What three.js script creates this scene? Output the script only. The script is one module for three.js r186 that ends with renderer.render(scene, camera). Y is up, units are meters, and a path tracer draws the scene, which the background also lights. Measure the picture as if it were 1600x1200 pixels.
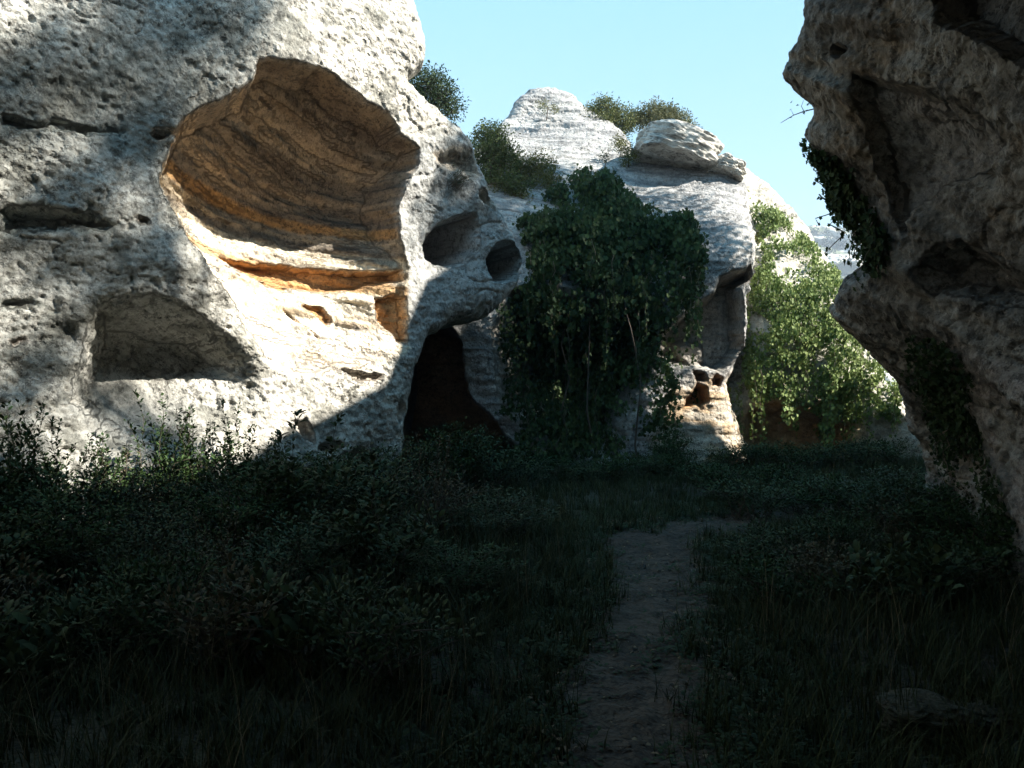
import * as THREE from 'three';

// ---------------------------------------------------------------- camera, sky, sun, exposure
const F = 1150, EYE = 1.6;                       // focal length in photo pixels (1600 x 1200), eye height
const scene = new THREE.Scene();
const camera = new THREE.PerspectiveCamera(2 * Math.atan(600 / F) * 180 / Math.PI, 4 / 3, 0.05, 3000);
camera.position.set(0, EYE, 0); camera.lookAt(0, EYE, -10);
const SUN = new THREE.Vector3(0.74, 0.65, 0.17).normalize();
const EXPOSURE = 3.7;
{
  const W = 512, H = 256, a = new Float32Array(W * H * 4);
  for (let j = 0; j < H; j++) for (let i = 0; i < W; i++) {
    const el = ((j + 0.5) / H - 0.5) * Math.PI, az = ((i + 0.5) / W - 0.5) * 2 * Math.PI;
    const d = new THREE.Vector3(Math.cos(el) * Math.cos(az), Math.sin(el), Math.cos(el) * Math.sin(az));
    const h = Math.max(0, d.y), t = Math.pow(h, 0.55), g = Math.pow(Math.max(0, d.dot(SUN)), 6) * 0.07;
    const mix = (p, q) => p + (q - p) * t, k = (i + j * W) * 4;
    if (d.y >= 0) { a[k] = mix(0.255, 0.030) + g; a[k + 1] = mix(0.33, 0.165) + g; a[k + 2] = mix(0.35, 0.295) + g * 0.9; }
    else { a[k] = 0.09; a[k + 1] = 0.085; a[k + 2] = 0.07; }
    a[k + 3] = 1;
  }
  const sky = new THREE.DataTexture(a, W, H, THREE.RGBAFormat, THREE.FloatType);
  sky.mapping = THREE.EquirectangularReflectionMapping; sky.magFilter = sky.minFilter = THREE.LinearFilter; sky.needsUpdate = true;
  scene.background = sky; scene.environment = sky;
}
const sun = new THREE.DirectionalLight(new THREE.Color(1.0, 0.94, 0.84), 5);
sun.position.copy(SUN).multiplyScalar(60).add(new THREE.Vector3(0, 0, -10)); sun.target.position.set(0, 0, -10);
sun.castShadow = true; sun.shadow.mapSize.set(4096, 4096); sun.shadow.radius = 1.3;
Object.assign(sun.shadow.camera, { left: -30, right: 30, top: 30, bottom: -30, near: 1, far: 140 });
scene.add(sun, sun.target);
const renderer = new THREE.WebGLRenderer({ antialias: true });
renderer.toneMapping = THREE.LinearToneMapping; renderer.toneMappingExposure = EXPOSURE;
renderer.shadowMap.enabled = true; renderer.shadowMap.type = THREE.PCFSoftShadowMap;

// ---------------------------------------------------------------- helpers
const V = (x, y, z) => new THREE.Vector3(x, y, z);
const at = (px, py, D) => V((px - 800) / F * D, EYE + (600 - py) / F * D, -D);
const clamp = (x, a = 0, b = 1) => x < a ? a : x > b ? b : x;
const sm = (a, b, x) => { const t = clamp((x - a) / (b - a)); return t * t * (3 - 2 * t); };
const lerp = (a, b, t) => a + (b - a) * t;
const mix3 = (a, b, t) => [lerp(a[0], b[0], t), lerp(a[1], b[1], t), lerp(a[2], b[2], t)];
let seed = 7; const rnd = () => { seed = (seed + 0x6D2B79F5) | 0; let t = Math.imul(seed ^ (seed >>> 15), 1 | seed); t = (t + Math.imul(t ^ (t >>> 7), 61 | t)) ^ t; return ((t ^ (t >>> 14)) >>> 0) / 4294967296; };
const rr = (a, b) => a + (b - a) * rnd();
const hash = (x, y, z) => { let h = Math.imul(x, 374761393) ^ Math.imul(y, 668265263) ^ Math.imul(z, 2147483647 ^ 0x5bd1e995); h = Math.imul(h ^ (h >>> 13), 1274126177); return ((h ^ (h >>> 16)) >>> 0) / 4294967296; };
function noise(x, y, z) {                         // value noise, -1..1
  const X = Math.floor(x), Y = Math.floor(y), Z = Math.floor(z); let u = x - X, v = y - Y, w = z - Z;
  u = u * u * u * (u * (u * 6 - 15) + 10); v = v * v * v * (v * (v * 6 - 15) + 10); w = w * w * w * (w * (w * 6 - 15) + 10);
  const l = (a, b, t) => a + (b - a) * t;
  return 2 * l(l(l(hash(X, Y, Z), hash(X + 1, Y, Z), u), l(hash(X, Y + 1, Z), hash(X + 1, Y + 1, Z), u), v), l(l(hash(X, Y, Z + 1), hash(X + 1, Y, Z + 1), u), l(hash(X, Y + 1, Z + 1), hash(X + 1, Y + 1, Z + 1), u), v), w) - 1;
}
function fbm(x, y, z, o = 4) { let s = 0, a = 0.5, f = 1; for (let i = 0; i < o; i++) { s += a * noise(x * f + i * 17.3, y * f - i * 9.1, z * f + i * 5.7); a *= 0.5; f *= 2.03; } return s; }
function pits(x, y, z, cell, chance) {            // round-bottomed solution pits: 0 outside, up to ~1 at the bottom of a large one
  x /= cell; y /= cell; z /= cell; const X = Math.floor(x), Y = Math.floor(y), Z = Math.floor(z); let best = 0;
  for (let i = -1; i < 2; i++) for (let j = -1; j < 2; j++) for (let k = -1; k < 2; k++) {
    const a = X + i, b = Y + j, c = Z + k, h = hash(a + 91, b - 7, c + 3); if (h > chance) continue;
    const r = 0.22 + 0.33 * hash(a, b + 50, c), dx = x - a - hash(a, b, c + 11), dy = (y - b - hash(a + 5, b, c)) * (0.8 + 0.9 * h), dz = z - c - hash(a, b + 23, c);
    const q = 1 - (dx * dx + dy * dy + dz * dz) / (r * r); if (q > 0) best = Math.max(best, Math.min(q * 1.6, 1) * r * 2);
  }
  return best;
}
function tps(points) {                            // thin-plate spline through [x, y, value]
  const n = points.length, N = n + 3, A = Array.from({ length: N }, () => new Float64Array(N + 1)), U = (r2) => r2 < 1e-9 ? 0 : 0.5 * r2 * Math.log(r2);
  for (let i = 0; i < n; i++) {
    for (let j = 0; j < n; j++) A[i][j] = U((points[i][0] - points[j][0]) ** 2 + (points[i][1] - points[j][1]) ** 2) + (i === j ? 0.01 : 0);
    A[i][n] = A[n][i] = 1; A[i][n + 1] = A[n + 1][i] = points[i][0]; A[i][n + 2] = A[n + 2][i] = points[i][1]; A[i][N] = points[i][2];
  }
  for (let c = 0; c < N; c++) {
    let p = c; for (let r = c + 1; r < N; r++) if (Math.abs(A[r][c]) > Math.abs(A[p][c])) p = r;
    [A[c], A[p]] = [A[p], A[c]];
    for (let r = 0; r < N; r++) if (r !== c && A[r][c]) { const f = A[r][c] / A[c][c]; for (let k = c; k <= N; k++) A[r][k] -= f * A[c][k]; }
  }
  const w = A.map((row, i) => row[N] / row[i]);
  return (x, y) => { let s = w[n] + w[n + 1] * x + w[n + 2] * y; for (let i = 0; i < n; i++) s += w[i] * U((x - points[i][0]) ** 2 + (y - points[i][1]) ** 2); return s; };
}
function polySDF(poly) {                          // signed distance, positive inside
  let x0 = 1e9, x1 = -1e9, y0 = 1e9, y1 = -1e9; for (const [x, y] of poly) { x0 = Math.min(x0, x); x1 = Math.max(x1, x); y0 = Math.min(y0, y); y1 = Math.max(y1, y); }
  return (x, y, reach = 1e9) => {
    if (x < x0 - reach || x > x1 + reach || y < y0 - reach || y > y1 + reach) return -reach;
    let d = 1e18, s = -1;
    for (let i = 0, j = poly.length - 1; i < poly.length; j = i++) {
      const [ax, ay] = poly[i], [bx, by] = poly[j], ex = bx - ax, ey = by - ay, wx = x - ax, wy = y - ay, t = clamp((wx * ex + wy * ey) / (ex * ex + ey * ey || 1e-9)), qx = wx - ex * t, qy = wy - ey * t;
      d = Math.min(d, qx * qx + qy * qy);
      if ((ay > y) !== (by > y) && x < (bx - ax) * (y - ay) / (by - ay) + ax) s = -s;
    }
    return s * Math.sqrt(d);
  };
}
const used = {}; const numbered = (n) => { const k = used[n] = (used[n] ?? -1) + 1; return k ? `${n}_${String(k).padStart(3, '0')}` : n; };
function tag(o, label, category, group, kind) { if (label) o.userData.label = label; if (category) o.userData.category = category; if (group) o.userData.group = group; if (kind) o.userData.kind = kind; return o; }
function thing(name, label, category, pos = V(0, 0, 0), group) { const o = new THREE.Group(); o.name = numbered(name); o.position.copy(pos); scene.add(o); return tag(o, label, category, group); }
function mesh(name, geo, mat, parent = scene) { const m = new THREE.Mesh(geo, mat); m.name = parent === scene ? numbered(name) : name; m.castShadow = m.receiveShadow = true; parent.add(m); return m; }

// ---------------------------------------------------------------- materials
function grainTexture(n, f, rep) {
  const a = new Uint8Array(n * n * 4);
  for (let j = 0; j < n; j++) for (let i = 0; i < n; i++) {
    const v = clamp(f(i / n, j / n)) * 255, k = (i + j * n) * 4; a[k] = a[k + 1] = a[k + 2] = v; a[k + 3] = 255;
  }
  const t = new THREE.DataTexture(a, n, n); t.wrapS = t.wrapT = THREE.RepeatWrapping; t.magFilter = THREE.LinearFilter; t.minFilter = THREE.LinearMipmapLinearFilter; t.generateMipmaps = true; t.repeat.set(rep, rep); t.needsUpdate = true; return t;
}
// noise that closes on itself: sampled on a torus-like blend of shifted copies
const tile = (f) => (u, v) => { const b = (t) => sm(0, 1, t); const wu = b(u), wv = b(v); return lerp(lerp(f(u + 1, v + 1), f(u, v + 1), wu), lerp(f(u + 1, v), f(u, v), wu), wv); };
const rockBump = grainTexture(768, tile((u, v) => { const x = u * 40, y = v * 40; return 0.55 + 0.55 * fbm(x, y, 3, 5) - 0.55 * pits(x, y, 0.5, 1.3, 0.5) - 0.3 * pits(x, y, 7.5, 0.6, 0.4); }), 0.5);
const speck = (f, rep) => { const t = grainTexture(768, tile(f), rep); t.colorSpace = THREE.SRGBColorSpace; return t; };
const rockSpeck = speck((u, v) => { const x = u * 60, y = v * 60, l = fbm(x * 0.5 + 7, y * 0.5, 5, 3); return 0.97 + 0.22 * fbm(x, y, 1, 4) + 0.16 * noise(x * 5, y * 5, 3) - 0.3 * pits(x, y, 0.5, 1.1, 0.22) - 0.28 * sm(0.12, 0.3, l + 0.3 * noise(x * 3, y * 3, 2)); }, 0.55);
const rockMat = new THREE.MeshStandardMaterial({ vertexColors: true, roughness: 0.95, map: rockSpeck, bumpMap: rockBump, bumpScale: 0.022 });   // relief and grain are in the mesh itself
const strataMat = new THREE.MeshStandardMaterial({ vertexColors: true, roughness: 0.95, map: rockSpeck, bumpMap: rockBump, bumpScale: 0.025 });
const soilMat = new THREE.MeshStandardMaterial({ vertexColors: true, roughness: 1, map: rockSpeck, bumpMap: rockBump, bumpScale: 0.03 });
const leafMat = new THREE.MeshPhysicalMaterial({ vertexColors: true, roughness: 0.7, specularIntensity: 0.35, side: THREE.DoubleSide });
const thinLeafMat = new THREE.MeshPhysicalMaterial({ vertexColors: true, roughness: 0.7, specularIntensity: 0.35, transmission: 0.3, thickness: 0, side: THREE.DoubleSide });
const barkMat = new THREE.MeshStandardMaterial({ color: new THREE.Color().setRGB(0.085, 0.065, 0.05), roughness: 1, bumpMap: rockBump, bumpScale: 0.01 });
const vineMat = new THREE.MeshStandardMaterial({ color: new THREE.Color().setRGB(0.16, 0.13, 0.10), roughness: 1 });

// ---------------------------------------------------------------- rock faces: a relief standing on a vertical frame
class Face {
  constructor(origin, n) { this.o = origin; this.n = n.clone().setY(0).normalize(); this.u = V(this.n.z, 0, -this.n.x); this.base = () => 0; }
  local(p) { const q = p.clone().sub(this.o); return [q.dot(this.u), p.y, q.dot(this.n)]; }
  point(s, y, d) { return this.o.clone().addScaledVector(this.u, s).addScaledVector(this.n, d).setY(y); }
  // where the ray through a photo pixel meets the smooth base relief
  hit(px, py) {
    const r = V((px - 800) / F, (600 - py) / F, -1), e = V(0, EYE, 0); let d = 0, s = 0, y = 0;
    for (let i = 0; i < 12; i++) {
      const t = (d - e.clone().sub(this.o).dot(this.n)) / r.dot(this.n), p = e.clone().addScaledVector(r, t);[s, y] = this.local(p);
      d = d * 0.4 + 0.6 * this.base(s, y);
    }
    return [s, y];
  }
  setBase(list, more = []) { this.base = tps([...list.map(([px, py, D]) => this.local(at(px, py, D))), ...more]); }
  poly(list) { return list.map(([px, py]) => this.hit(px, py)); }
  sdf(list) { return polySDF(this.poly(list)); }
  build(name, { s0, s1, y0, y1, step, depth, bump, colour, mat, parent, keep, tone = 1.32 }) {
    const nx = Math.ceil((s1 - s0) / step), ny = Math.ceil((y1 - y0) / step), n = (nx + 1) * (ny + 1), pos = new Float32Array(n * 3), uv = new Float32Array(n * 2), col = new Float32Array(n * 3), D = new Float32Array(n);
    for (let j = 0, k = 0; j <= ny; j++) for (let i = 0; i <= nx; i++, k++) {
      const s = s0 + i * step, y = y0 + j * step, d = D[k] = depth(s, y), p = this.point(s, y, d); pos[k * 3] = p.x; pos[k * 3 + 1] = p.y; pos[k * 3 + 2] = p.z; uv[k * 2] = s; uv[k * 2 + 1] = y;
    }
    const idx = [];
    for (let j = 0; j < ny; j++) for (let i = 0; i < nx; i++) { const a = j * (nx + 1) + i, b = a + 1, c = a + nx + 1, e = c + 1; if (keep && !keep(s0 + i * step, y0 + j * step, D[a])) continue; if ((i + j) & 1) idx.push(a, b, e, a, e, c); else idx.push(a, b, c, b, e, c); }
    const g = new THREE.BufferGeometry(); g.setAttribute('position', new THREE.BufferAttribute(pos, 3)); g.setAttribute('uv', new THREE.BufferAttribute(uv, 2)); g.setIndex(idx); g.computeVertexNormals();
    const N = g.attributes.normal.array;
    for (let k = 0; k < n; k++) {
      const x = pos[k * 3], y = pos[k * 3 + 1], z = pos[k * 3 + 2], s = s0 + (k % (nx + 1)) * step, yy = y0 + Math.floor(k / (nx + 1)) * step;
      const c = colour(x, y, z, s, yy, D[k]); col[k * 3] = c[0] * tone; col[k * 3 + 1] = c[1] * tone; col[k * 3 + 2] = c[2] * tone;   // makes up for what the grain texture takes off
      const b = bump(x, y, z, s, yy, D[k]); pos[k * 3] += N[k * 3] * b; pos[k * 3 + 1] += N[k * 3 + 1] * b; pos[k * 3 + 2] += N[k * 3 + 2] * b;
    }
    for (let k = 0; k < n; k++) { const ny = Math.abs(N[k * 3 + 1]), nn = Math.abs(N[k * 3] * this.n.x + N[k * 3 + 2] * this.n.z), nu = Math.abs(N[k * 3] * this.u.x + N[k * 3 + 2] * this.u.z); if (ny > nn * 1.3 && ny > nu) uv[k * 2 + 1] = D[k] + 40; else if (nu > nn * 1.3) uv[k * 2] = D[k] + 20; }   // grain laid on from the side that a spot faces
    g.setAttribute('color', new THREE.BufferAttribute(col, 3)); g.computeVertexNormals();
    const m = mesh(name, g, mat, parent); this.grid = { s0, y0, step, nx, ny, pos, nor: g.attributes.normal.array };
    return m;
  }
  surf(s, y) { const g = this.grid, i = clamp(Math.round((s - g.s0) / g.step), 0, g.nx), j = clamp(Math.round((y - g.y0) / g.step), 0, g.ny), k = (j * (g.nx + 1) + i) * 3; return { p: V(g.pos[k], g.pos[k + 1], g.pos[k + 2]), n: V(g.nor[k], g.nor[k + 1], g.nor[k + 2]) }; }
}
const roundEdge = (t, R) => t >= R ? 0 : t > 0 ? R * (1 - Math.sqrt(1 - (1 - t / R) ** 2)) : R - t * 11;   // rounds off at the outline and then runs back steeply

// ================================================================ LEFT CLIFF
const L = new Face(V(-4.9, 0, -7), V(0.64, 0, 0.77));
{
  const P = (px, py, d) => { const f = new Face(L.o, L.n); return [...f.hit(px, py), d]; };
  L.base = tps([P(-500, 100, 0.5), P(-500, 600, 0.9), P(-200, 300, 0.3), P(0, 60, 0.16), P(0, 260, 0.05), P(0, 420, -0.06), P(0, 720, 0.3), P(180, 60, 0.30), P(170, 180, 0.16), P(170, 300, 0.22), P(190, 430, 0.22), P(300, 460, 0.28), P(180, 690, 0.3),
    P(330, 40, 0.36), P(400, 70, 0.34), P(560, 90, 0.3), P(640, 10, 0.25), P(640, 170, 0.12), P(230, 250, 0.16), P(330, 480, 0.12), P(440, 640, 0.15), P(560, 640, 0.08), P(640, 600, 0), P(520, 760, 0.12), P(640, 760, 0), P(700, 330, -0.05), P(800, 380, 0.05), P(740, 470, 0.02), P(640, -250, 0.1), P(300, -250, 0.2), P(0, -250, 0.2)]);
  const outline = L.sdf([[655, -420], [668, -150], [658, -20], [668, 40], [676, 75], [670, 104], [648, 116], [668, 142], [700, 172], [728, 192], [752, 222], [768, 268], [796, 322], [820, 365], [832, 400], [828, 438], [806, 470], [775, 496], [720, 503], [682, 528], [661, 575], [655, 605], [648, 650], [643, 700], [642, 760], [640, 1200], [-2200, 1200], [-2200, -420]]);
  const cavity = L.sdf([[402, 92], [440, 90], [500, 104], [560, 142], [606, 176], [626, 205], [660, 232], [650, 262], [632, 290], [626, 330], [622, 372], [640, 420], [642, 470], [642, 545], [600, 572], [520, 585], [450, 590], [412, 566], [390, 520], [362, 470], [330, 420], [300, 372], [262, 310], [254, 270], [270, 225], [286, 190], [340, 152], [392, 128]]);
  const cavA = tps([[420, 110, 0.5], [520, 140, 0.62], [600, 200, 0.62], [350, 190, 0.85], [300, 222, 0.8], [276, 270, 0.72], [430, 230, 1.3], [540, 250, 1.42], [600, 290, 1.15], [632, 300, 0.7], [320, 300, 1.05], [400, 322, 1.45], [440, 350, 1.5], [530, 365, 1.4], [590, 372, 0.75], [630, 380, 0.25], [300, 350, 0.5], [350, 390, 0.72], [370, 440, 0.45], [420, 430, 0.85], [520, 430, 0.75], [590, 430, 0.42], [635, 430, 0.12], [400, 500, 0.36], [470, 510, 0.48], [560, 510, 0.34], [630, 500, 0.08], [500, 570, 0.12], [600, 550, 0.06], [430, 570, 0.08]].map(([x, y, v]) => [...L.hit(x, y), v]));
  const stainShade = L.sdf([[140, 475], [240, 480], [330, 515], [385, 560], [330, 585], [260, 612], [190, 605], [150, 560]]), alcove = L.sdf([[128, 462], [170, 448], [240, 455], [300, 478], [345, 500], [392, 535], [424, 576], [440, 640], [420, 720], [300, 740], [180, 730], [110, 700], [100, 620], [120, 560], [122, 510]]);  // slight olive stain, also put in to deepen the alcove shade
  const alcA = tps([[150, 475, 0.15], [240, 475, 0.32], [330, 510, 0.3], [390, 560, 0.12], [180, 540, 0.44], [270, 550, 0.56], [340, 565, 0.36], [210, 600, 0.36], [280, 605, 0.36], [340, 610, 0.2], [140, 560, 0.36], [150, 610, 0.34], [210, 640, 0.32], [285, 645, 0.25], [120, 660, 0.08], [400, 600, 0.05], [400, 680, 0.0], [200, 720, 0.0], [300, 720, 0.0], [120, 700, 0.0]].map(([x, y, v]) => [...L.hit(x, y), v]));
  // pockets: [outline, depth, width of the slope under the rim, colour]
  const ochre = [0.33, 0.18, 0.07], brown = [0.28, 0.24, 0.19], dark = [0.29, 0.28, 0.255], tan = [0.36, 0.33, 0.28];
  const pockets = [
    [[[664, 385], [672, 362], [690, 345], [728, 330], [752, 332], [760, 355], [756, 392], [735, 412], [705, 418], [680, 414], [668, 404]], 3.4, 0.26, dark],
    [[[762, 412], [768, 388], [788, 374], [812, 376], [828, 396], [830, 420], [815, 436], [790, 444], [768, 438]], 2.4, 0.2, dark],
    [[[670, 236], [700, 228], [742, 230], [756, 248], [756, 272], [738, 282], [716, 268], [690, 262]], 0.25, 0.25, brown],
    [[[746, 292], [770, 288], [786, 306], [782, 330], [764, 322], [748, 306]], 0.22, 0.12, brown],
    [[[612, 640], [622, 622], [638, 624], [643, 646], [634, 668], [622, 664]], 0.14, 0.1, tan],
    [[[492, 688], [530, 684], [536, 700], [510, 712], [492, 706]], 0.16, 0.1, tan],
    [[[536, 712], [548, 698], [570, 700], [580, 714], [572, 736], [545, 738]], 0.16, 0.1, tan],
    [[[455, 655], [476, 652], [488, 672], [490, 694], [474, 690], [462, 674]], 0.12, 0.06, tan],
    [[[278, 200], [290, 186], [300, 194], [284, 214], [250, 222], [235, 212], [242, 198]], 0.3, 0.1, brown],
    [[[380, 384], [420, 380], [470, 392], [530, 404], [590, 415], [634, 422], [638, 440], [596, 448], [540, 450], [486, 436], [430, 414]], 0.26, 0.06, ochre],
    [[[598, 462], [624, 458], [640, 462], [640, 534], [626, 536], [604, 502]], 0.14, 0.04, ochre],
    [[[500, 470], [530, 474], [542, 500], [536, 508], [516, 492]], 0.1, 0.04, ochre],
    [[[468, 480], [474, 480], [522, 526], [519, 528]], 0.08, 0.03, ochre],
    [[[446, 425], [470, 424], [500, 440], [480, 446]], 0.08, 0.04, ochre],
    [[[514, 580], [556, 578], [600, 586], [592, 596], [560, 598], [540, 590]], 0.1, 0.04, brown],
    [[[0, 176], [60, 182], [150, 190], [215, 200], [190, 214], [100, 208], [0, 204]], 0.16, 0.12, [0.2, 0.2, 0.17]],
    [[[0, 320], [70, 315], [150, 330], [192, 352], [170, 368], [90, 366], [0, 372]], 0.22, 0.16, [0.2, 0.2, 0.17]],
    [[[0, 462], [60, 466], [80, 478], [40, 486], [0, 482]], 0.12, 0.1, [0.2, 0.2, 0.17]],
    [[[10, 528], [48, 526], [56, 538], [24, 544]], 0.1, 0.06, brown],
    [[[205, 338], [230, 340], [238, 352], [216, 354]], 0.12, 0.06, brown],
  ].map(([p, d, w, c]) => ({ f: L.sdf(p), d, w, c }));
  const warp = (s, y) => [s + 0.06 * fbm(s * 4, y * 4, 1, 3) + 0.006 * noise(s * 22, y * 22, 0), y + 0.06 * fbm(s * 4, y * 4, 40, 3) + 0.006 * noise(s * 22, y * 22, 9)];
  const masks = (s, y) => { const [a, b] = warp(s, y); return { o: outline(a, b), c: cavity(a, b, 1), al: alcove(a, b, 1), a, b }; };
  const depth = (s, y) => {
    const m = masks(s, y); let d = L.base(s, y) + 0.16 * fbm(s * 0.55, y * 0.8, 2, 3) + 0.05 * fbm(s * 2.2, y * 3, 8, 3);
    d -= roundEdge(m.o, 0.34);
    if (m.c > 0) { d -= Math.max(0, cavA(s, y)) * sm(0, 0.12, m.c) ** 0.7; d -= sm(0, 0.3, m.c) * (0.10 * fbm(s * 0.7 + y * 0.5, y * 4 + s * 1.2, 5, 4) + 0.04 * fbm(s * 1.5, y * 14 + s * 3, 3, 3)); }
    if (m.al > 0) d -= Math.max(0, alcA(s, y)) * 1.8 * sm(-0.02, 0.4, m.al);
    for (const p of pockets) { const t = p.f(m.a, m.b, 0.5); if (t > 0) d -= p.d * sm(0, p.w, t); }
    return d;
  };
  const bump = (x, y, z, s, yy) => {
    const m = masks(s, yy), inside = sm(-0.04, 0.06, m.c), rough = (1 - inside) * (1 - 0.6 * sm(0, 0.2, stainShade(s, yy, 0.4))) * sm(0.02, 0.3, m.o) * (0.12 + 0.88 * sm(-0.15, 0.3, fbm(x * 1.1, y * 1.1, z * 1.1, 4) + 0.22 - 0.13 * Math.max(0, s - 0.6)));
    const wx = x + 0.05 * noise(x * 9, y * 9, z * 9), wy = y + 0.3 * s * 0.5 + 0.05 * noise(x * 9 + 5, y * 9, z * 9); return -0.05 * rough * pits(wx, wy, z, 0.19, 0.05) - 0.034 * rough * pits(wx + 9, wy, z, 0.10, 0.16) - 0.026 * rough * pits(wx + 3, wy, z, 0.055, 0.34) + (0.016 * fbm(x * 5, y * 7, z * 5, 3) + 0.014 * fbm(x * 13, y * 15, z * 13, 4)) * (1 - 0.3 * inside) + 0.012 * fbm(x * 3, y * 18, z * 3, 3) + 0.016 * fbm(x * 22, y * 22, z * 22, 2) - 0.03 * (1 - inside) * sm(0.016, 0, Math.abs(fbm(x * 0.8, y * 1.7, z * 0.8, 3) + 0.1)) + 0.03 * inside * fbm(s * 3, yy * 9 + s * 1.6, 3, 4) - 0.012 * (1 - 0.6 * inside) * pits(x, y, z + 2, 0.042, 0.4);
  };
  // the beds exposed in the hollow, top down: photo row at column 480 where each begins, and its colour, darkened for the shaded roof, paled for the sunlit floor
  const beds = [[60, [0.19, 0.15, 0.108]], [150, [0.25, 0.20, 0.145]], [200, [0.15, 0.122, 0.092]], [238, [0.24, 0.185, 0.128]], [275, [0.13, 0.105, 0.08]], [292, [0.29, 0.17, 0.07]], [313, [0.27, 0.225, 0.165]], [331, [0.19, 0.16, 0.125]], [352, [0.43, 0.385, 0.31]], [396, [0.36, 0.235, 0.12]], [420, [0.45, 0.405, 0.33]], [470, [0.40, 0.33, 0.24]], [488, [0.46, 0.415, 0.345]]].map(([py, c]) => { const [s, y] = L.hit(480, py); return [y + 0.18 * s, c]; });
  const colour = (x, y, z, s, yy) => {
    const m = masks(s, yy), n1 = fbm(x * 0.7, y * 0.9, z * 0.7, 4), n2 = fbm(x * 4, y * 4, z * 4, 4), n3 = fbm(x * 14, y * 14, z * 14, 2);
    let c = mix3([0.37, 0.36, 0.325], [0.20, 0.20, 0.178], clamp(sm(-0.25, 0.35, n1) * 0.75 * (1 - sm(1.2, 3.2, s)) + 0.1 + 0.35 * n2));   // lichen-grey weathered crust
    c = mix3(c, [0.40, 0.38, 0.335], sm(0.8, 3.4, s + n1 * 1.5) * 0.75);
    c = mix3(c, [0.10, 0.10, 0.085], 0.7 * sm(0.08, 0.32, n2 + n3 * 0.5 + 0.35 * n1 * (1 - sm(1.5, 3, s))));
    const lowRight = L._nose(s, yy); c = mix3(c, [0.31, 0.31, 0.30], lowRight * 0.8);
    const ci = sm(-0.01, 0.03, m.c);
    if (ci > 0) {
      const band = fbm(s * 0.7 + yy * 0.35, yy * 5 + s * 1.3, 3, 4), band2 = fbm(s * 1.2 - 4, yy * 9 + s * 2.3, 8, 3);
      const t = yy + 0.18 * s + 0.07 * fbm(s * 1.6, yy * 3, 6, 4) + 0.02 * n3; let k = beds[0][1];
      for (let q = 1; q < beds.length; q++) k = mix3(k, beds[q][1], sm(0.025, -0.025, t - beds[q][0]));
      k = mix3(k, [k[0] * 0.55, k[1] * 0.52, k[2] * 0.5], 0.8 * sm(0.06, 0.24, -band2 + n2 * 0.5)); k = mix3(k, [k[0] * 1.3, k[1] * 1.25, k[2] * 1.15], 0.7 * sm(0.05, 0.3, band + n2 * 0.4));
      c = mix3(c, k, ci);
    }
    const ai = 0.3 * sm(-0.12, 0.15, stainShade(m.a, m.b, 0.5) + 0.3 * n1); if (ai > 0) c = mix3(c, mix3([0.24, 0.22, 0.16], [0.15, 0.145, 0.115], sm(-0.2, 0.2, fbm(s * 2, yy * 4, 1, 4))), ai);
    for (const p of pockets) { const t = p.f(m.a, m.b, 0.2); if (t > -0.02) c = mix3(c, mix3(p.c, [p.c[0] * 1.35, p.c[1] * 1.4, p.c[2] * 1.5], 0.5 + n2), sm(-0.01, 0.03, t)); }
    const n4 = noise(x * 45, y * 45, z * 45), g = 1 + 0.25 * n3 + 0.14 * n2 + 0.09 * n4; return [c[0] * g, c[1] * g, c[2] * g];
  };
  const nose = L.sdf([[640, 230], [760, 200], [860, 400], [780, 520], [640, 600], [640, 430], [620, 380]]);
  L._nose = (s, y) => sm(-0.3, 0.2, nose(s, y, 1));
  const g = thing('limestone_cliff', 'pale pitted limestone cliff with a large brown wind-carved hollow', 'cliff');
  L.build('rock_face', { s0: -2.8, s1: 7.5, y0: -0.3, y1: 8.0, step: 0.0175, depth, bump, colour, mat: rockMat, parent: g, keep: (s, y) => outline(s, y) > -0.4 });
}

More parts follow.
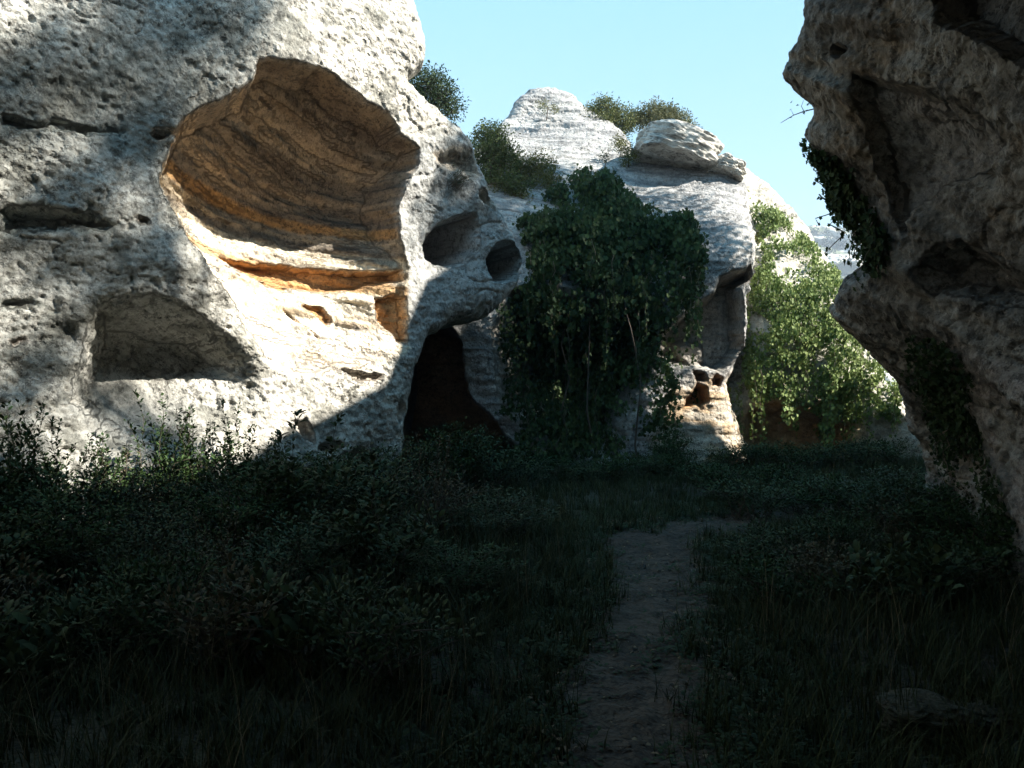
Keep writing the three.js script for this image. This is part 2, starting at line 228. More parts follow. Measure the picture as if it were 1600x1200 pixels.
// ================================================================ FAR BLUFF
const B = new Face(V(2, 0, -13.5), V(-0.08, 0, 1));
{
  B.setBase([[640, 800, 12.6], [640, 560, 12.2], [640, 300, 14], [720, 560, 12.4], [830, 780, 12.7], [830, 600, 12.4], [820, 450, 12.9], [820, 330, 14.3], [780, 215, 18.3], [860, 150, 19.5], [860, 250, 17.2], [950, 260, 16.6], [950, 330, 15.0], [950, 450, 13.6], [950, 600, 13.0], [960, 770, 13.0], [1000, 255, 17.2], [1080, 280, 16.6], [1080, 350, 15.0], [1080, 450, 14.0], [1060, 560, 13.9], [1060, 700, 13.6], [1150, 285, 16.6], [1150, 330, 15.2], [1170, 400, 14.2], [1170, 480, 14.0], [1150, 560, 14.0], [1110, 720, 13.6], [1150, 720, 14.0], [1250, 500, 15], [1250, 720, 14.6], [1250, 350, 17], [900, -100, 24], [1100, 0, 22], [700, 100, 20]]);
  const outline = B.sdf([[560, 320], [700, 250], [756, 214], [780, 184], [804, 154], [826, 134], [866, 130], [898, 142], [918, 162], [944, 178], [970, 196], [984, 216], [992, 234], [1030, 242], [1100, 248], [1140, 258], [1168, 284], [1180, 330], [1186, 372], [1188, 412], [1176, 440], [1172, 480], [1176, 515], [1166, 540], [1150, 575], [1140, 600], [1150, 640], [1165, 680], [1178, 712], [1190, 900], [560, 900]]);
  const dark = [0.11, 0.09, 0.07], ochre = [0.40, 0.22, 0.09], brown = [0.32, 0.20, 0.115];
  const pockets = [
    [[[560, 470], [700, 500], [722, 540], [724, 590], [736, 620], [762, 648], [792, 680], [814, 702], [828, 738], [838, 770], [850, 860], [560, 860]], 2.2, 0.22, brown],
    [[[1086, 478], [1116, 452], [1126, 432], [1160, 418], [1178, 410], [1184, 430], [1166, 448], [1168, 500], [1166, 545], [1148, 572], [1128, 586], [1096, 574], [1060, 578], [1030, 560], [1034, 520], [1062, 494]], 1.0, 0.16, [0.28, 0.26, 0.23]],
    [[[1064, 640], [1074, 622], [1086, 596], [1104, 604], [1106, 628], [1098, 642], [1082, 640]], 0.5, 0.1, ochre],
    [[[1104, 592], [1120, 580], [1132, 592], [1126, 608], [1110, 606]], 0.4, 0.08, brown],
    [[[1078, 576], [1100, 578], [1102, 596], [1084, 600]], 0.35, 0.08, brown],
    [[[1100, 714], [1110, 708], [1120, 712], [1112, 720]], 0.2, 0.08, ochre],
    [[[785, 440], [1030, 465], [1060, 500], [1030, 560], [1000, 640], [975, 730], [860, 740], [830, 700], [775, 630], [765, 520]], 1.9, 0.7, [0.27, 0.25, 0.22]],
  ].map(([p, d, w, c]) => ({ f: B.sdf(p), d, w, c }));
  const block = B.sdf([[1060, 534], [1082, 524], [1112, 540], [1108, 566], [1080, 576], [1062, 562]]), rib = B.sdf([[1112, 690], [1130, 630], [1160, 580], [1180, 600], [1186, 712], [1120, 720]]);
  const pale = B.sdf([[1010, 720], [1040, 640], [1060, 590], [1120, 580], [1190, 560], [1200, 740], [1010, 740]]);
  const warp = (s, y) => [s + 0.09 * fbm(s * 3, y * 3, 1, 3), y + 0.09 * fbm(s * 3, y * 3, 40, 3)];
  const depth = (s, y) => {
    const [a, b] = warp(s, y); let d = B.base(s, y) + 0.25 * fbm(s * 0.5, y * 0.6, 5, 3) + 0.05 * fbm(s * 2, y * 2, 5, 3);
    const bedY = y + 0.10 * s, beds = fbm(s * 0.25, bedY * 3.2, 4, 4); d += 0.06 * beds;
    const t0 = outline(a, b); d -= roundEdge(t0, 0.4);
    for (const p of pockets) { const t = p.f(a, b, 0.5); if (t > 0) d -= p.d * sm(0, p.w, t); }
    const tb = block(a, b, 0.5); if (tb > 0) d += 0.45 * sm(0, 0.12, tb);
    return d;
  };
  const bump = (x, y, z) => 0.035 * fbm(x * 0.8, (y + 0.1 * x) * 9, z * 0.8, 4) + 0.03 * fbm(x * 4, y * 9, z * 4, 5) + 0.02 * fbm(x * 3, y * 26, z * 3, 3) - 0.02 * pits(x, y * 2.2, z, 0.16, 0.15);
  const colour = (x, y, z, s, yy) => {
    const [a, b] = warp(s, yy), n1 = fbm(x * 0.6, y * 0.8, z * 0.6, 4), n2 = fbm(x * 3, y * 3, z * 3, 4), beds = fbm(x * 0.6, (y + 0.1 * x) * 8, z * 0.6, 4);
    let c = mix3([0.42, 0.41, 0.39], [0.26, 0.26, 0.26], clamp(0.5 + n1 + 0.9 * beds)); c = mix3(c, [0.14, 0.14, 0.142], 0.45 * sm(0.1, 0.34, beds + n2 * 0.5));
    const pl = sm(-0.1, 0.3, pale(a, b, 0.6) + n2 * 0.4); c = mix3(c, mix3([0.46, 0.40, 0.32], [0.38, 0.28, 0.18], sm(0, 0.35, n2 + beds)), pl);
    for (const p of pockets) { const t = p.f(a, b, 0.2); if (t > -0.03) c = mix3(c, mix3(p.c, [p.c[0] * 1.4, p.c[1] * 1.4, p.c[2] * 1.4], 0.5 + n2), sm(-0.02, 0.06, t)); }
    const g = 1 + 0.2 * n2 + 0.25 * fbm(x * 12, y * 24, z * 12, 3); return [c[0] * g, c[1] * g, c[2] * g];
  };
  const g = thing('limestone_bluff', 'rounded grey limestone bluff with bedded top and shadowed cave under its prow', 'bluff');
  B.build('rock_face', { s0: -4.2, s1: 4.2, y0: -0.3, y1: 10.2, step: 0.023, depth, bump, colour, mat: strataMat, parent: g, tone: 1.1, keep: (s, y) => outline(s, y) > -0.4 });
}

// ================================================================ SLOPE BEHIND THE BLUFF (ivy grown)
const I = new Face(V(6.5, 0, -15), V(-0.25, 0, 1));
{
  I.setBase([[1120, 720, 15.2], [1200, 712, 14.9], [1290, 700, 14.7], [1200, 600, 14.7], [1280, 600, 14.6], [1370, 600, 14.6], [1200, 500, 15.0], [1280, 500, 15.0], [1200, 400, 15.9], [1270, 420, 16.0], [1160, 320, 16.7], [1240, 360, 17.0], [1100, 300, 17.2], [1100, 500, 16], [1420, 700, 14.4], [1420, 500, 15.5], [1500, 700, 14.2], [1100, 150, 20], [1300, 250, 19], [1600, 700, 14], [1600, 400, 16]]);
  const outline = I.sdf([[1060, 200], [1140, 244], [1175, 264], [1210, 292], [1245, 324], [1270, 350], [1300, 408], [1318, 470], [1345, 520], [1372, 560], [1388, 596], [1420, 640], [1600, 700], [1600, 950], [1060, 950]]);
  const hollow = I.sdf([[1164, 640], [1200, 622], [1250, 640], [1300, 640], [1330, 670], [1330, 712], [1290, 740], [1180, 740], [1160, 690]]);
  const depth = (s, y) => { const t = outline(s + 0.1 * fbm(s * 2, y * 2, 3, 3), y + 0.1 * fbm(s * 2, y * 2, 9, 3)), h = hollow(s, y, 0.6); return I.base(s, y) + 0.28 * fbm(s * 0.8, y * 0.8, 1, 4) - roundEdge(t, 0.5) - (h > 0 ? 0.7 * sm(0, 0.3, h) : 0); };
  const bump = (x, y, z) => 0.07 * fbm(x * 4, y * 6, z * 4, 5) + 0.02 * fbm(x * 18, y * 24, z * 18, 2) - 0.05 * pits(x, y, z, 0.2, 0.25);
  const colour = (x, y, z, s, yy) => {
    const n1 = fbm(x, y * 1.6, z, 4), n2 = fbm(x * 5, y * 6, z * 5, 3); let c = mix3([0.42, 0.40, 0.34], [0.25, 0.24, 0.205], clamp(0.4 + n1 + n2 * 0.6));
    const h = sm(-0.3, 0.1, hollow(s, yy, 1) + n1 * 0.3); c = mix3(c, mix3([0.50, 0.36, 0.21], [0.36, 0.22, 0.11], clamp(0.5 + n2 * 1.4)), h); return c;
  };
  const g = thing('ivy_rock', 'pale rock slope behind the bluff mostly overgrown with sunlit ivy', 'rock');
  I.build('rock_face', { s0: -3.4, s1: 4.4, y0: -0.3, y1: 7, step: 0.028, depth, bump, colour, mat: strataMat, parent: g, keep: (s, y) => outline(s, y) > -0.4 });
}

// ================================================================ RIGHT CLIFF (overhang)
const R = new Face(V(2.9, 0, -6.5), V(-0.93, 0, 0.37));
const rightCliff = thing('overhanging_cliff', 'dark overhanging cliff in shade leaning over the path edge', 'cliff');
{
  R.setBase([[1240, -320, 5.2], [1236, -150, 5.4], [1240, 0, 5.7], [1230, 90, 5.9], [1265, 200, 6.3], [1300, 300, 6.6], [1320, 390, 6.7], [1308, 470, 6.4], [1380, 590, 7.0], [1430, 720, 7.3], [1440, 860, 7.3], [1600, 0, 3.7], [1600, 150, 4.1], [1600, 300, 4.5], [1600, 450, 4.6], [1600, 600, 4.9], [1600, 870, 5.1], [1450, 0, 4.5], [1450, 110, 4.7], [1450, 220, 5.1], [1450, 300, 5.25], [1420, 400, 5.3], [1450, 500, 5.5], [1470, 600, 6.0], [1500, 800, 6.1], [1350, 60, 5.1], [1340, 200, 5.5], [1380, 440, 5.6], [1900, 0, 2.9], [1900, 400, 3.5], [1900, 900, 4.0], [1600, -200, 3.5]]);
  const outline = R.sdf([[1226, -330], [1234, -200], [1240, -60], [1243, 10], [1252, 38], [1236, 66], [1228, 92], [1232, 126], [1246, 150], [1262, 166], [1264, 200], [1270, 226], [1288, 262], [1302, 300], [1316, 340], [1332, 372], [1336, 396], [1314, 420], [1304, 456], [1304, 490], [1324, 520], [1352, 556], [1378, 588], [1392, 622], [1406, 660], [1424, 720], [1432, 800], [1436, 1100], [5200, 1100], [5200, -330]]);
  const bowl = R.sdf([[1340, 116], [1400, 126], [1440, 140], [1520, 160], [1556, 200], [1580, 230], [1540, 262], [1480, 290], [1430, 322], [1396, 372], [1384, 330], [1376, 280], [1362, 200]]);
  const topFacet = R.sdf([[1430, -400], [1440, -10], [1470, 40], [1520, 62], [1570, 96], [1640, 140], [1900, 240], [1900, -400]]);
  const ledge = R.sdf([[1400, 420], [1440, 380], [1480, 370], [1600, 440], [1600, 500], [1500, 470], [1440, 470]]), cleft = R.sdf([[1400, 590], [1440, 560], [1500, 580], [1520, 640], [1530, 720], [1560, 900], [1500, 920], [1450, 800], [1420, 700]]);
  const column = R.sdf([[1480, 540], [1560, 560], [1640, 560], [1640, 900], [1580, 900], [1530, 700]]);
  const hole = R.sdf([[1306, 74], [1318, 66], [1328, 76], [1322, 92], [1310, 92]]);
  const warp = (s, y) => [s + 0.03 * fbm(s * 4, y * 4, 1, 3), y + 0.03 * fbm(s * 4, y * 4, 40, 3)];
  const depth = (s, y) => {
    const [a, b] = warp(s, y); let d = R.base(s, y) + 0.08 * fbm(s * 1.1, y * 1.1, 3, 4), t = outline(a, b); d -= roundEdge(t, 0.28);
    const diag = fbm((s * 0.6 - y) * 0.5, (y * 0.9 + s * 0.55) * 2.6, 7, 4); d += 0.22 * diag * (1 - 0.8 * sm(-0.1, 0.2, bowl(a, b, 0.5)));
    const w = bowl(a, b, 0.6); if (w > 0) d -= 0.14 * sm(0, 0.05, w) + 0.08 * sm(0, 0.5, w);
    const f = topFacet(a, b, 0.6); if (f > 0) d -= 0.28 * sm(0, 0.09, f);
    const l = ledge(a, b, 0.6); if (l > 0) d -= 0.25 * sm(0, 0.15, l); const c = cleft(a, b, 0.6); if (c > 0) d -= 0.12 * sm(0, 0.25, c);
    const h = hole(a, b, 0.4); if (h > 0) d -= 0.45 * sm(0, 0.06, h);
    return d;
  };
  const bump = (x, y, z) => 0.03 * fbm(x * 4, y * 4, z * 4, 4) - 0.03 * sm(0.02, 0, Math.abs(fbm(x * 1.3 + y, y * 1.6 - x * 0.5, z * 1.3, 3))) + 0.02 * fbm(x * 14, y * 14, z * 14, 3) - 0.02 * pits(x, y, z, 0.16, 0.12) - 0.014 * pits(x, y, z + 5, 0.08, 0.3) + 0.012 * fbm(x * 36, y * 36, z * 36, 2) - 0.012 * pits(x + 3, y, z, 0.035, 0.4);
  const colour = (x, y, z, s, yy) => {
    const [a, b] = warp(s, yy), n1 = fbm(x * 1.1, y * 1.1, z * 1.1, 4), n2 = fbm(x * 5, y * 5, z * 5, 4), n3 = fbm(x * 18, y * 18, z * 18, 2), diag = fbm((s * 0.6 - yy) * 0.8, (yy * 0.9 + s * 0.55) * 4, 2, 4);
    let c = mix3([0.31, 0.285, 0.24], [0.20, 0.185, 0.16], clamp(0.5 + n1 * 1.3 + n2 * 0.5)); c = mix3(c, [0.24, 0.155, 0.08], 0.5 * sm(0.08, 0.3, fbm(x * 2 + 9, y * 2, z * 2, 3)));
    c = mix3(c, [0.31, 0.29, 0.25], 0.75 * sm(0.1, 0.3, diag)); c = mix3(c, [0.15, 0.142, 0.128], 0.7 * sm(0.05, 0.2, -diag + n2 * 0.6));
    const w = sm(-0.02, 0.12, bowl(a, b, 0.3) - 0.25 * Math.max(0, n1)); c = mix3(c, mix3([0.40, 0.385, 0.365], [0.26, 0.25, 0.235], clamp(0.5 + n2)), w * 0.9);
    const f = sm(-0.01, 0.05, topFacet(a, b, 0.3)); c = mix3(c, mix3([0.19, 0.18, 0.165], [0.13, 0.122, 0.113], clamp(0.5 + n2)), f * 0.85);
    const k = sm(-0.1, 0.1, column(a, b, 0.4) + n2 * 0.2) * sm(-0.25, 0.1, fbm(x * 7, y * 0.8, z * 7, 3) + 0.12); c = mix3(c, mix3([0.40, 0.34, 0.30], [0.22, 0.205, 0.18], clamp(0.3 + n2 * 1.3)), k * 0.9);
    
    c = mix3(c, [0.34, 0.325, 0.29], 0.6 * sm(0.16, 0.34, n3 + n2 * 0.3));
    const g = 1 + 0.3 * n3 + 0.12 * noise(x * 60, y * 60, z * 60); return [c[0] * g, c[1] * g, c[2] * g];
  };
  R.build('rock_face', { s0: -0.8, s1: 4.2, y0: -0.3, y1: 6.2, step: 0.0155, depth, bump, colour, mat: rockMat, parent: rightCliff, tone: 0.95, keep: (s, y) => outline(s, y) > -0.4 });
}
// unseen rock of the overhang, rim shaped for its shadow: lofted along z, and a roof added over the viewer
const massColour = (x, y, z) => { const n = fbm(x * 0.7, y * 0.9, z * 0.7, 4); return mix3([0.42, 0.38, 0.31], [0.24, 0.22, 0.18], clamp(0.5 + n * 1.3)); };
function loft(name, sections, parent, amp = 0.3, seg = 0.3) {        // sections: [z, [[x, y], ...]] with equal point counts
  const rows = []; for (let k = 0; k + 1 < sections.length; k++) { const [za, A] = sections[k], [zb, Bq] = sections[k + 1], m = Math.max(1, Math.round(Math.abs(zb - za) / seg)); for (let i = 0; i < m + (k + 2 === sections.length ? 1 : 0); i++) { const t = i / m; rows.push([lerp(za, zb, t), A.map((p, q) => [lerp(p[0], Bq[q][0], t), lerp(p[1], Bq[q][1], t)])]); } }
  const pos = [], col = [], uv = [], idx = []; let w = 0;
  for (const [z, pts] of rows) { w = 0; for (let q = 0; q + 1 < pts.length; q++) { const m = 8; for (let i = 0; i < m + (q + 2 === pts.length ? 1 : 0); i++) { const t = i / m, x = lerp(pts[q][0], pts[q + 1][0], t), y = lerp(pts[q][1], pts[q + 1][1], t); pos.push(x + amp * 1.5 * fbm(x * 0.6, y * 0.6, z * 0.6, 4), y + amp * fbm(x * 0.6 + 9, y * 0.6, z * 0.6, 4), z + amp * fbm(x * 0.6, y * 0.6, z * 0.6 + 9, 4)); uv.push(z, w * 0.3); col.push(...massColour(x, y, z)); w++; } } }
  for (let j = 0; j + 1 < rows.length; j++) for (let i = 0; i + 1 < w; i++) { const a = j * w + i; idx.push(a, a + 1, a + w, a + 1, a + w + 1, a + w); }
  for (const j of [0, rows.length - 1]) for (let i = 1; i + 1 < w; i++) idx.push(j * w, j * w + i, j * w + i + 1);
  const g = new THREE.BufferGeometry(); g.setAttribute('position', new THREE.Float32BufferAttribute(pos, 3)); g.setAttribute('color', new THREE.Float32BufferAttribute(col, 3)); g.setAttribute('uv', new THREE.Float32BufferAttribute(uv, 2)); g.setIndex(idx); g.computeVertexNormals();
  return mesh(name, g, rockMat, parent);
}
{
  const sec = (z, x, h) => [z, [[x + 0.6, -0.3], [x + 0.3, 2], [x, 4], [x + 0.2, h - 1.2], [x + 1.2, h], [x + 3, h + 0.6], [x + 5, h], [x + 6.5, 4], [x + 7, -0.3]]];
  loft('rock_mass', [sec(-13.7, 9.4, 3.9), sec(-12.7, 8.6, 4.6), sec(-12.2, 7.8, 6.2), sec(-11.6, 7.3, 8.6), sec(-10.5, 6.5, 9.8), sec(-9, 5.6, 10.3), sec(-8.55, 5.3, 9.9), sec(-8.2, 5.1, 8.6), sec(-7.8, 5.0, 8.35), sec(-7, 4.6, 8.2), sec(-6, 4.3, 8.3), sec(-4, 4.0, 8.4), sec(0, 3.8, 8.4), sec(5, 3.8, 8), sec(9, 4, 7)], rightCliff, 0.3);
  const roof = (z, x, y) => [z, [[5.5, y - 1.2], [3.2, y - 0.4], [1, y], [x + 0.6, y + 0.2], [x, y + 0.7], [x + 0.7, y + 1.5], [2, y + 2.4], [5.5, y + 2.6]]];
  loft('added_roof', [roof(-4.8, 1.2, 5.1), roof(-4.4, -1.2, 5.0), roof(-3.8, -3.8, 4.8), roof(-2.4, -6.0, 4.6), roof(0, -7, 4.5), roof(3, -7.5, 4.4), roof(7, -7.5, 4.2), roof(10, -7.5, 3.5)], rightCliff, 0.3);  // added above the frame to keep sky light off the foreground
  const back = thing('added_rock_wall', 'rough rock wall added out of view around the viewpoint to block sky light', 'rock wall');
  const bw = (z, y) => [z, [[-8.4, -0.3], [-7.6, y * 0.5], [-7.9, y], [-9, y + 1], [-12, y + 0.5], [-13, -0.3]]];
  loft('rock_face', [bw(-3.5, 8), bw(0, 7), bw(4, 6), bw(10, 6)], back, 0.4);  // unseen wall, added so less sky reaches the foreground
}

// ================================================================ GROUND AND PATH
const trail = [[0.2, 8, 0.4], [0.3, 3, 0.38], [0.35, 0, 0.36], [0.51, -3.07, 0.32], [0.79, -4.6, 0.32], [1.15, -6.0, 0.36], [1.3, -6.9, 0.46], [1.55, -7.6, 0.56], [2.1, -8.2, 0.46], [3.0, -8.8, 0.4], [4.4, -9.6, 0.45], [6.5, -10.6, 0.45]];   // x, z, half width
function toTrail(x, z) { let best = 1e9, w = 0; for (let i = 0; i + 1 < trail.length; i++) { const [ax, az, aw] = trail[i], [bx, bz, bw] = trail[i + 1], ex = bx - ax, ez = bz - az, t = clamp(((x - ax) * ex + (z - az) * ez) / (ex * ex + ez * ez)), d = Math.hypot(x - ax - ex * t, z - az - ez * t); if (d < best) { best = d; w = lerp(aw, bw, t); } } return best - w * (1 + 0.6 * fbm(x * 1.2, 4, z * 1.5, 3)) + 0.12 * fbm(x * 5, 2, z * 5, 2); }   // below 0 on the trodden part
const offPath = toTrail;
const groundY = (x, z) => { const r = Math.hypot(x, z + 6), o = toTrail(x, z); return (0.10 * fbm(x * 0.35, 3, z * 0.35, 3) + 0.10) * sm(0.1, 1.6, o) + 0.04 * sm(-0.15, 0.15, o) - 0.04 + 0.012 * fbm(x * 3, 1, z * 3, 3) + 0.5 * sm(40, 200, r) * (1 + fbm(x * 0.01, 0, z * 0.01, 3)); };
{
  const pos = [], col = [], uv = [], idx = [], nr = 150, na = 240;
  for (let j = 0; j <= nr; j++) for (let i = 0; i <= na; i++) {
    const r = 0.02 + 14 * (j / nr) + 1100 * Math.pow(j / nr, 9), a = i / na * Math.PI * 2, x = 0.5 + r * Math.cos(a), z = -6 + r * Math.sin(a); pos.push(x, groundY(x, z), z); uv.push(x, z);
    const n = fbm(x * 1.2, 5, z * 1.2, 4); col.push(...mix3([0.055, 0.045, 0.03], [0.05, 0.055, 0.03], clamp(0.5 + n * 1.5)));
  }
  for (let j = 0; j < nr; j++) for (let i = 0; i < na; i++) { const a = j * (na + 1) + i; idx.push(a, a + na + 1, a + 1, a + 1, a + na + 1, a + na + 2); }
  const g = new THREE.BufferGeometry(); g.setAttribute('position', new THREE.Float32BufferAttribute(pos, 3)); g.setAttribute('color', new THREE.Float32BufferAttribute(col, 3)); g.setAttribute('uv', new THREE.Float32BufferAttribute(uv, 2)); g.setIndex(idx); g.computeVertexNormals();
  tag(mesh('ground', g, soilMat), 'dark leaf-littered soil under the undergrowth', 'ground', null, 'structure');
}
{
  const pos = [], col = [], uv = [], idx = [], st = 0.045, X0 = -1.2, Z0 = -11.2, nx = Math.round(7.7 / st), nz = Math.round(13.2 / st), id = new Map(), at2 = (i, j) => { const key = j * (nx + 1) + i; if (id.has(key)) return id.get(key); const x = X0 + i * st, z = Z0 + j * st, o = toTrail(x, z), e = sm(0.16, -0.1, o); id.set(key, pos.length / 3);
    pos.push(x, groundY(x, z) + lerp(-0.02, 0.03, e) + e * (0.04 * fbm(x * 2.5, 0, z * 2.5, 3) + 0.03 * fbm(x * 11, 0, z * 11, 3)), z); uv.push(x, z); const n = fbm(x * 2, 2, z * 2, 4), m = fbm(x * 16, 2, z * 16, 3); col.push(...mix3([0.105, 0.076, 0.054], [0.05, 0.037, 0.027], clamp(0.5 + n + m))); return id.get(key); };
  for (let j = 0; j < nz; j++) for (let i = 0; i < nx; i++) { if (toTrail(X0 + (i + 0.5) * st, Z0 + (j + 0.5) * st) > 0.2) continue; const a = at2(i, j), b = at2(i + 1, j), c = at2(i, j + 1), d = at2(i + 1, j + 1); idx.push(a, c, b, b, c, d); }
  const g = new THREE.BufferGeometry(); g.setAttribute('position', new THREE.Float32BufferAttribute(pos, 3)); g.setAttribute('color', new THREE.Float32BufferAttribute(col, 3)); g.setAttribute('uv', new THREE.Float32BufferAttribute(uv, 2)); g.setIndex(idx); g.computeVertexNormals();
  tag(mesh('path', g, soilMat), 'narrow trodden earth path through the undergrowth', 'path', null, 'structure');
}

// back of the cliffs: rock and slope that the skyline trees stand on
{
  const sec = (z, xr, y) => [z, [[-14, -0.3], [-14, y], [-9, y + 0.4], [xr - 2, y + 0.2], [xr - 0.6, y - 0.1], [xr, y - 0.8], [xr + 0.1, 2], [xr, -0.3]]];
  loft('rock_mass', [sec(-10.6, -2.6, 4.4), sec(-12, -2.1, 4.8), sec(-14, -2.0, 5.4), sec(-17, -2.0, 5.4), sec(-20, -2, 5)], scene.getObjectByName('limestone_cliff'), 0.2, 0.6);
  const sb = (z, y) => [z, [[-2.2, -0.3], [-1.6, y - 1.5], [0, y - 0.2], [2, y], [4.2, y - 0.6], [6, y - 2.6], [7, -0.3]]];
  loft('rock_mass', [sb(-18.4, 5.2), sb(-19.5, 7.0), sb(-21, 7.4), sb(-25, 6.5)], scene.getObjectByName('limestone_bluff'), 0.3, 0.6);
}
function lumpGeo(rx, ry, rz, sd, amp = 0.2, cut = -1, detail = 72, ca = [0.60, 0.58, 0.53], cb = [0.44, 0.41, 0.36]) {   // weathered stone: rounded, bedded, optional flat underside
  const g = new THREE.SphereGeometry(1, detail * 2, detail), p = g.attributes.position, col = [];
  for (let i = 0; i < p.count; i++) {
    let x = p.getX(i), y = p.getY(i), z = p.getZ(i); const q = Math.pow(Math.pow(Math.abs(x), 3) + Math.pow(Math.abs(y), 3) + Math.pow(Math.abs(z), 3), -1 / 3); x *= q; y *= q; z *= q;
    const k = 1 + amp * fbm(x * 1.5 + sd, y * 1.5, z * 1.5, 4) + 0.10 * fbm(x * 2 + sd, y * 7, z * 2, 4) + 0.06 * fbm(x * 7 + sd, y * 12, z * 7, 4); y = Math.max(y, cut + 0.06 * noise(x * 3, sd, z * 3)); p.setXYZ(i, x * rx * k, y * ry * (0.6 + 0.4 * k), z * rz * k);
    const n = fbm(x * 3 + sd, y * 6, z * 3, 4) + 0.5 * fbm(x * 14 + sd, y * 20, z * 14, 3); col.push(...mix3(ca, cb, clamp(0.5 + n * 1.4)));
  }
  g.setAttribute('color', new THREE.Float32BufferAttribute(col, 3)); g.computeVertexNormals(); return g;
}
{
  const a = mesh('boulder', lumpGeo(0.92, 0.5, 0.8, 3, 0.16, -0.5), strataMat); a.position.copy(at(1056, 236, 16.8)); a.rotation.set(0, 0.2, -0.24); tag(a, 'large pale flat-bottomed boulder perched on the bluff top', 'boulder');
  const b = mesh('boulder', lumpGeo(0.36, 0.26, 0.45, 8, 0.3, -0.6), strataMat); b.position.copy(at(1136, 266, 16.7)); b.rotation.set(0, 0.1, -0.42); tag(b, 'small pale boulder leaning against the large perched boulder', 'boulder');
  const r1 = mesh('half_buried_stone', lumpGeo(0.17, 0.09, 0.15, 12, 0.45, -1, 60, [0.09, 0.08, 0.055], [0.05, 0.05, 0.03]), rockMat); { const p = at(1440, 1150, 3.3); r1.position.set(p.x, 0.1, p.z); } tag(r1, 'low rounded stone half buried in the grass beside the path', 'stone');
  const r2 = mesh('half_buried_stone', lumpGeo(0.11, 0.06, 0.11, 15, 0.45, -1, 60, [0.09, 0.08, 0.055], [0.05, 0.05, 0.03]), rockMat); { const p = at(1535, 1150, 3.3); r2.position.set(p.x, 0.09, p.z); } tag(r2, 'smaller flat stone beside the half buried rounded stone', 'stone');
}
// ================================================================ FOLIAGE
class Leaves {
  constructor() { this.p = []; this.c = []; this.i = []; }
  leaf(at, dir, nor, len, wid, col, fold = 0.25, fine = false) {
    const d = dir.clone().normalize(), w = d.clone().cross(nor).normalize(), n = w.clone().cross(d), k = this.p.length / 3, P = (a, b, c) => { this.p.push(at.x + d.x * a + w.x * b + n.x * c, at.y + d.y * a + w.y * b + n.y * c, at.z + d.z * a + w.z * b + n.z * c); this.c.push(...col); };
    if (fine) { P(0, 0, 0); P(len * 0.35, wid * 0.5, wid * fold); P(len * 0.75, wid * 0.36, wid * fold * 0.6); P(len, 0, -len * 0.12); P(len * 0.75, -wid * 0.36, wid * fold * 0.6); P(len * 0.35, -wid * 0.5, wid * fold); this.i.push(k, k + 1, k + 5, k + 1, k + 2, k + 5, k + 2, k + 4, k + 5, k + 2, k + 3, k + 4); }
    else { P(0, 0, 0); P(len * 0.45, wid * 0.5, wid * fold); P(len, 0, -len * 0.08); P(len * 0.45, -wid * 0.5, wid * fold); this.i.push(k, k + 1, k + 2, k, k + 2, k + 3); }
  }
  ivy(at, dir, nor, r, col) {                       // five-pointed ivy leaf
    const d = dir.clone().normalize(), w = d.clone().cross(nor).normalize(), n = w.clone().cross(d), k = this.p.length / 3;
    for (const [a, b, c] of [[-0.1, 0, 0], [-0.25, 0.5, 0.1], [0.25, 0.34, 0.06], [0.38, 0.62, 0.14], [1, 0, -0.1], [0.38, -0.62, 0.14], [0.25, -0.34, 0.06], [-0.25, -0.5, 0.1]]) { this.p.push(at.x + (d.x * a + w.x * b + n.x * c) * r, at.y + (d.y * a + w.y * b + n.y * c) * r, at.z + (d.z * a + w.z * b + n.z * c) * r); this.c.push(...col); }
    this.i.push(k, k + 1, k + 2, k + 2, k + 3, k + 4, k, k + 2, k + 4, k, k + 4, k + 6, k + 4, k + 5, k + 6, k, k + 6, k + 7);
  }
  geo() { const g = new THREE.BufferGeometry(); g.setAttribute('position', new THREE.Float32BufferAttribute(this.p, 3)); g.setAttribute('color', new THREE.Float32BufferAttribute(this.c, 3)); g.setIndex(this.i); g.computeVertexNormals(); return g; }
}
class Tubes {
  constructor() { this.p = []; this.i = []; }
  tube(pts, r0, r1, seg = 4) {
    const k0 = this.p.length / 3;
    pts.forEach((q, j) => { const t = pts[Math.min(j + 1, pts.length - 1)].clone().sub(pts[Math.max(j - 1, 0)]).normalize(), u = t.clone().cross(Math.abs(t.y) > 0.9 ? V(1, 0, 0) : V(0, 1, 0)).normalize(), v = t.clone().cross(u), r = lerp(r0, r1, j / (pts.length - 1)); for (let s = 0; s < seg; s++) { const a = s / seg * Math.PI * 2; this.p.push(q.x + r * (u.x * Math.cos(a) + v.x * Math.sin(a)), q.y + r * (u.y * Math.cos(a) + v.y * Math.sin(a)), q.z + r * (u.z * Math.cos(a) + v.z * Math.sin(a))); } });
    for (let j = 0; j + 1 < pts.length; j++) for (let s = 0; s < seg; s++) { const a = k0 + j * seg + s, b = k0 + j * seg + (s + 1) % seg; this.i.push(a, b, a + seg, b, b + seg, a + seg); }
  }
  geo() { const g = new THREE.BufferGeometry(); g.setAttribute('position', new THREE.Float32BufferAttribute(this.p, 3)); g.setAttribute('uv', new THREE.Float32BufferAttribute(new Float32Array(this.p.length / 3 * 2), 2)); g.setIndex(this.i); g.computeVertexNormals(); return g; }
}
const rdir = () => { const z = rr(-1, 1), a = rr(0, 6.2832), r = Math.sqrt(1 - z * z); return V(r * Math.cos(a), z, r * Math.sin(a)); };
const tint = (a, b) => { const t = rnd(), g = rr(0.75, 1.25); return mix3(a, b, t).map((v) => v * g); };
const stuff = (m) => { m.userData.kind = 'stuff'; return m; };
const IVY = [[0.022, 0.048, 0.015], [0.05, 0.085, 0.028]];
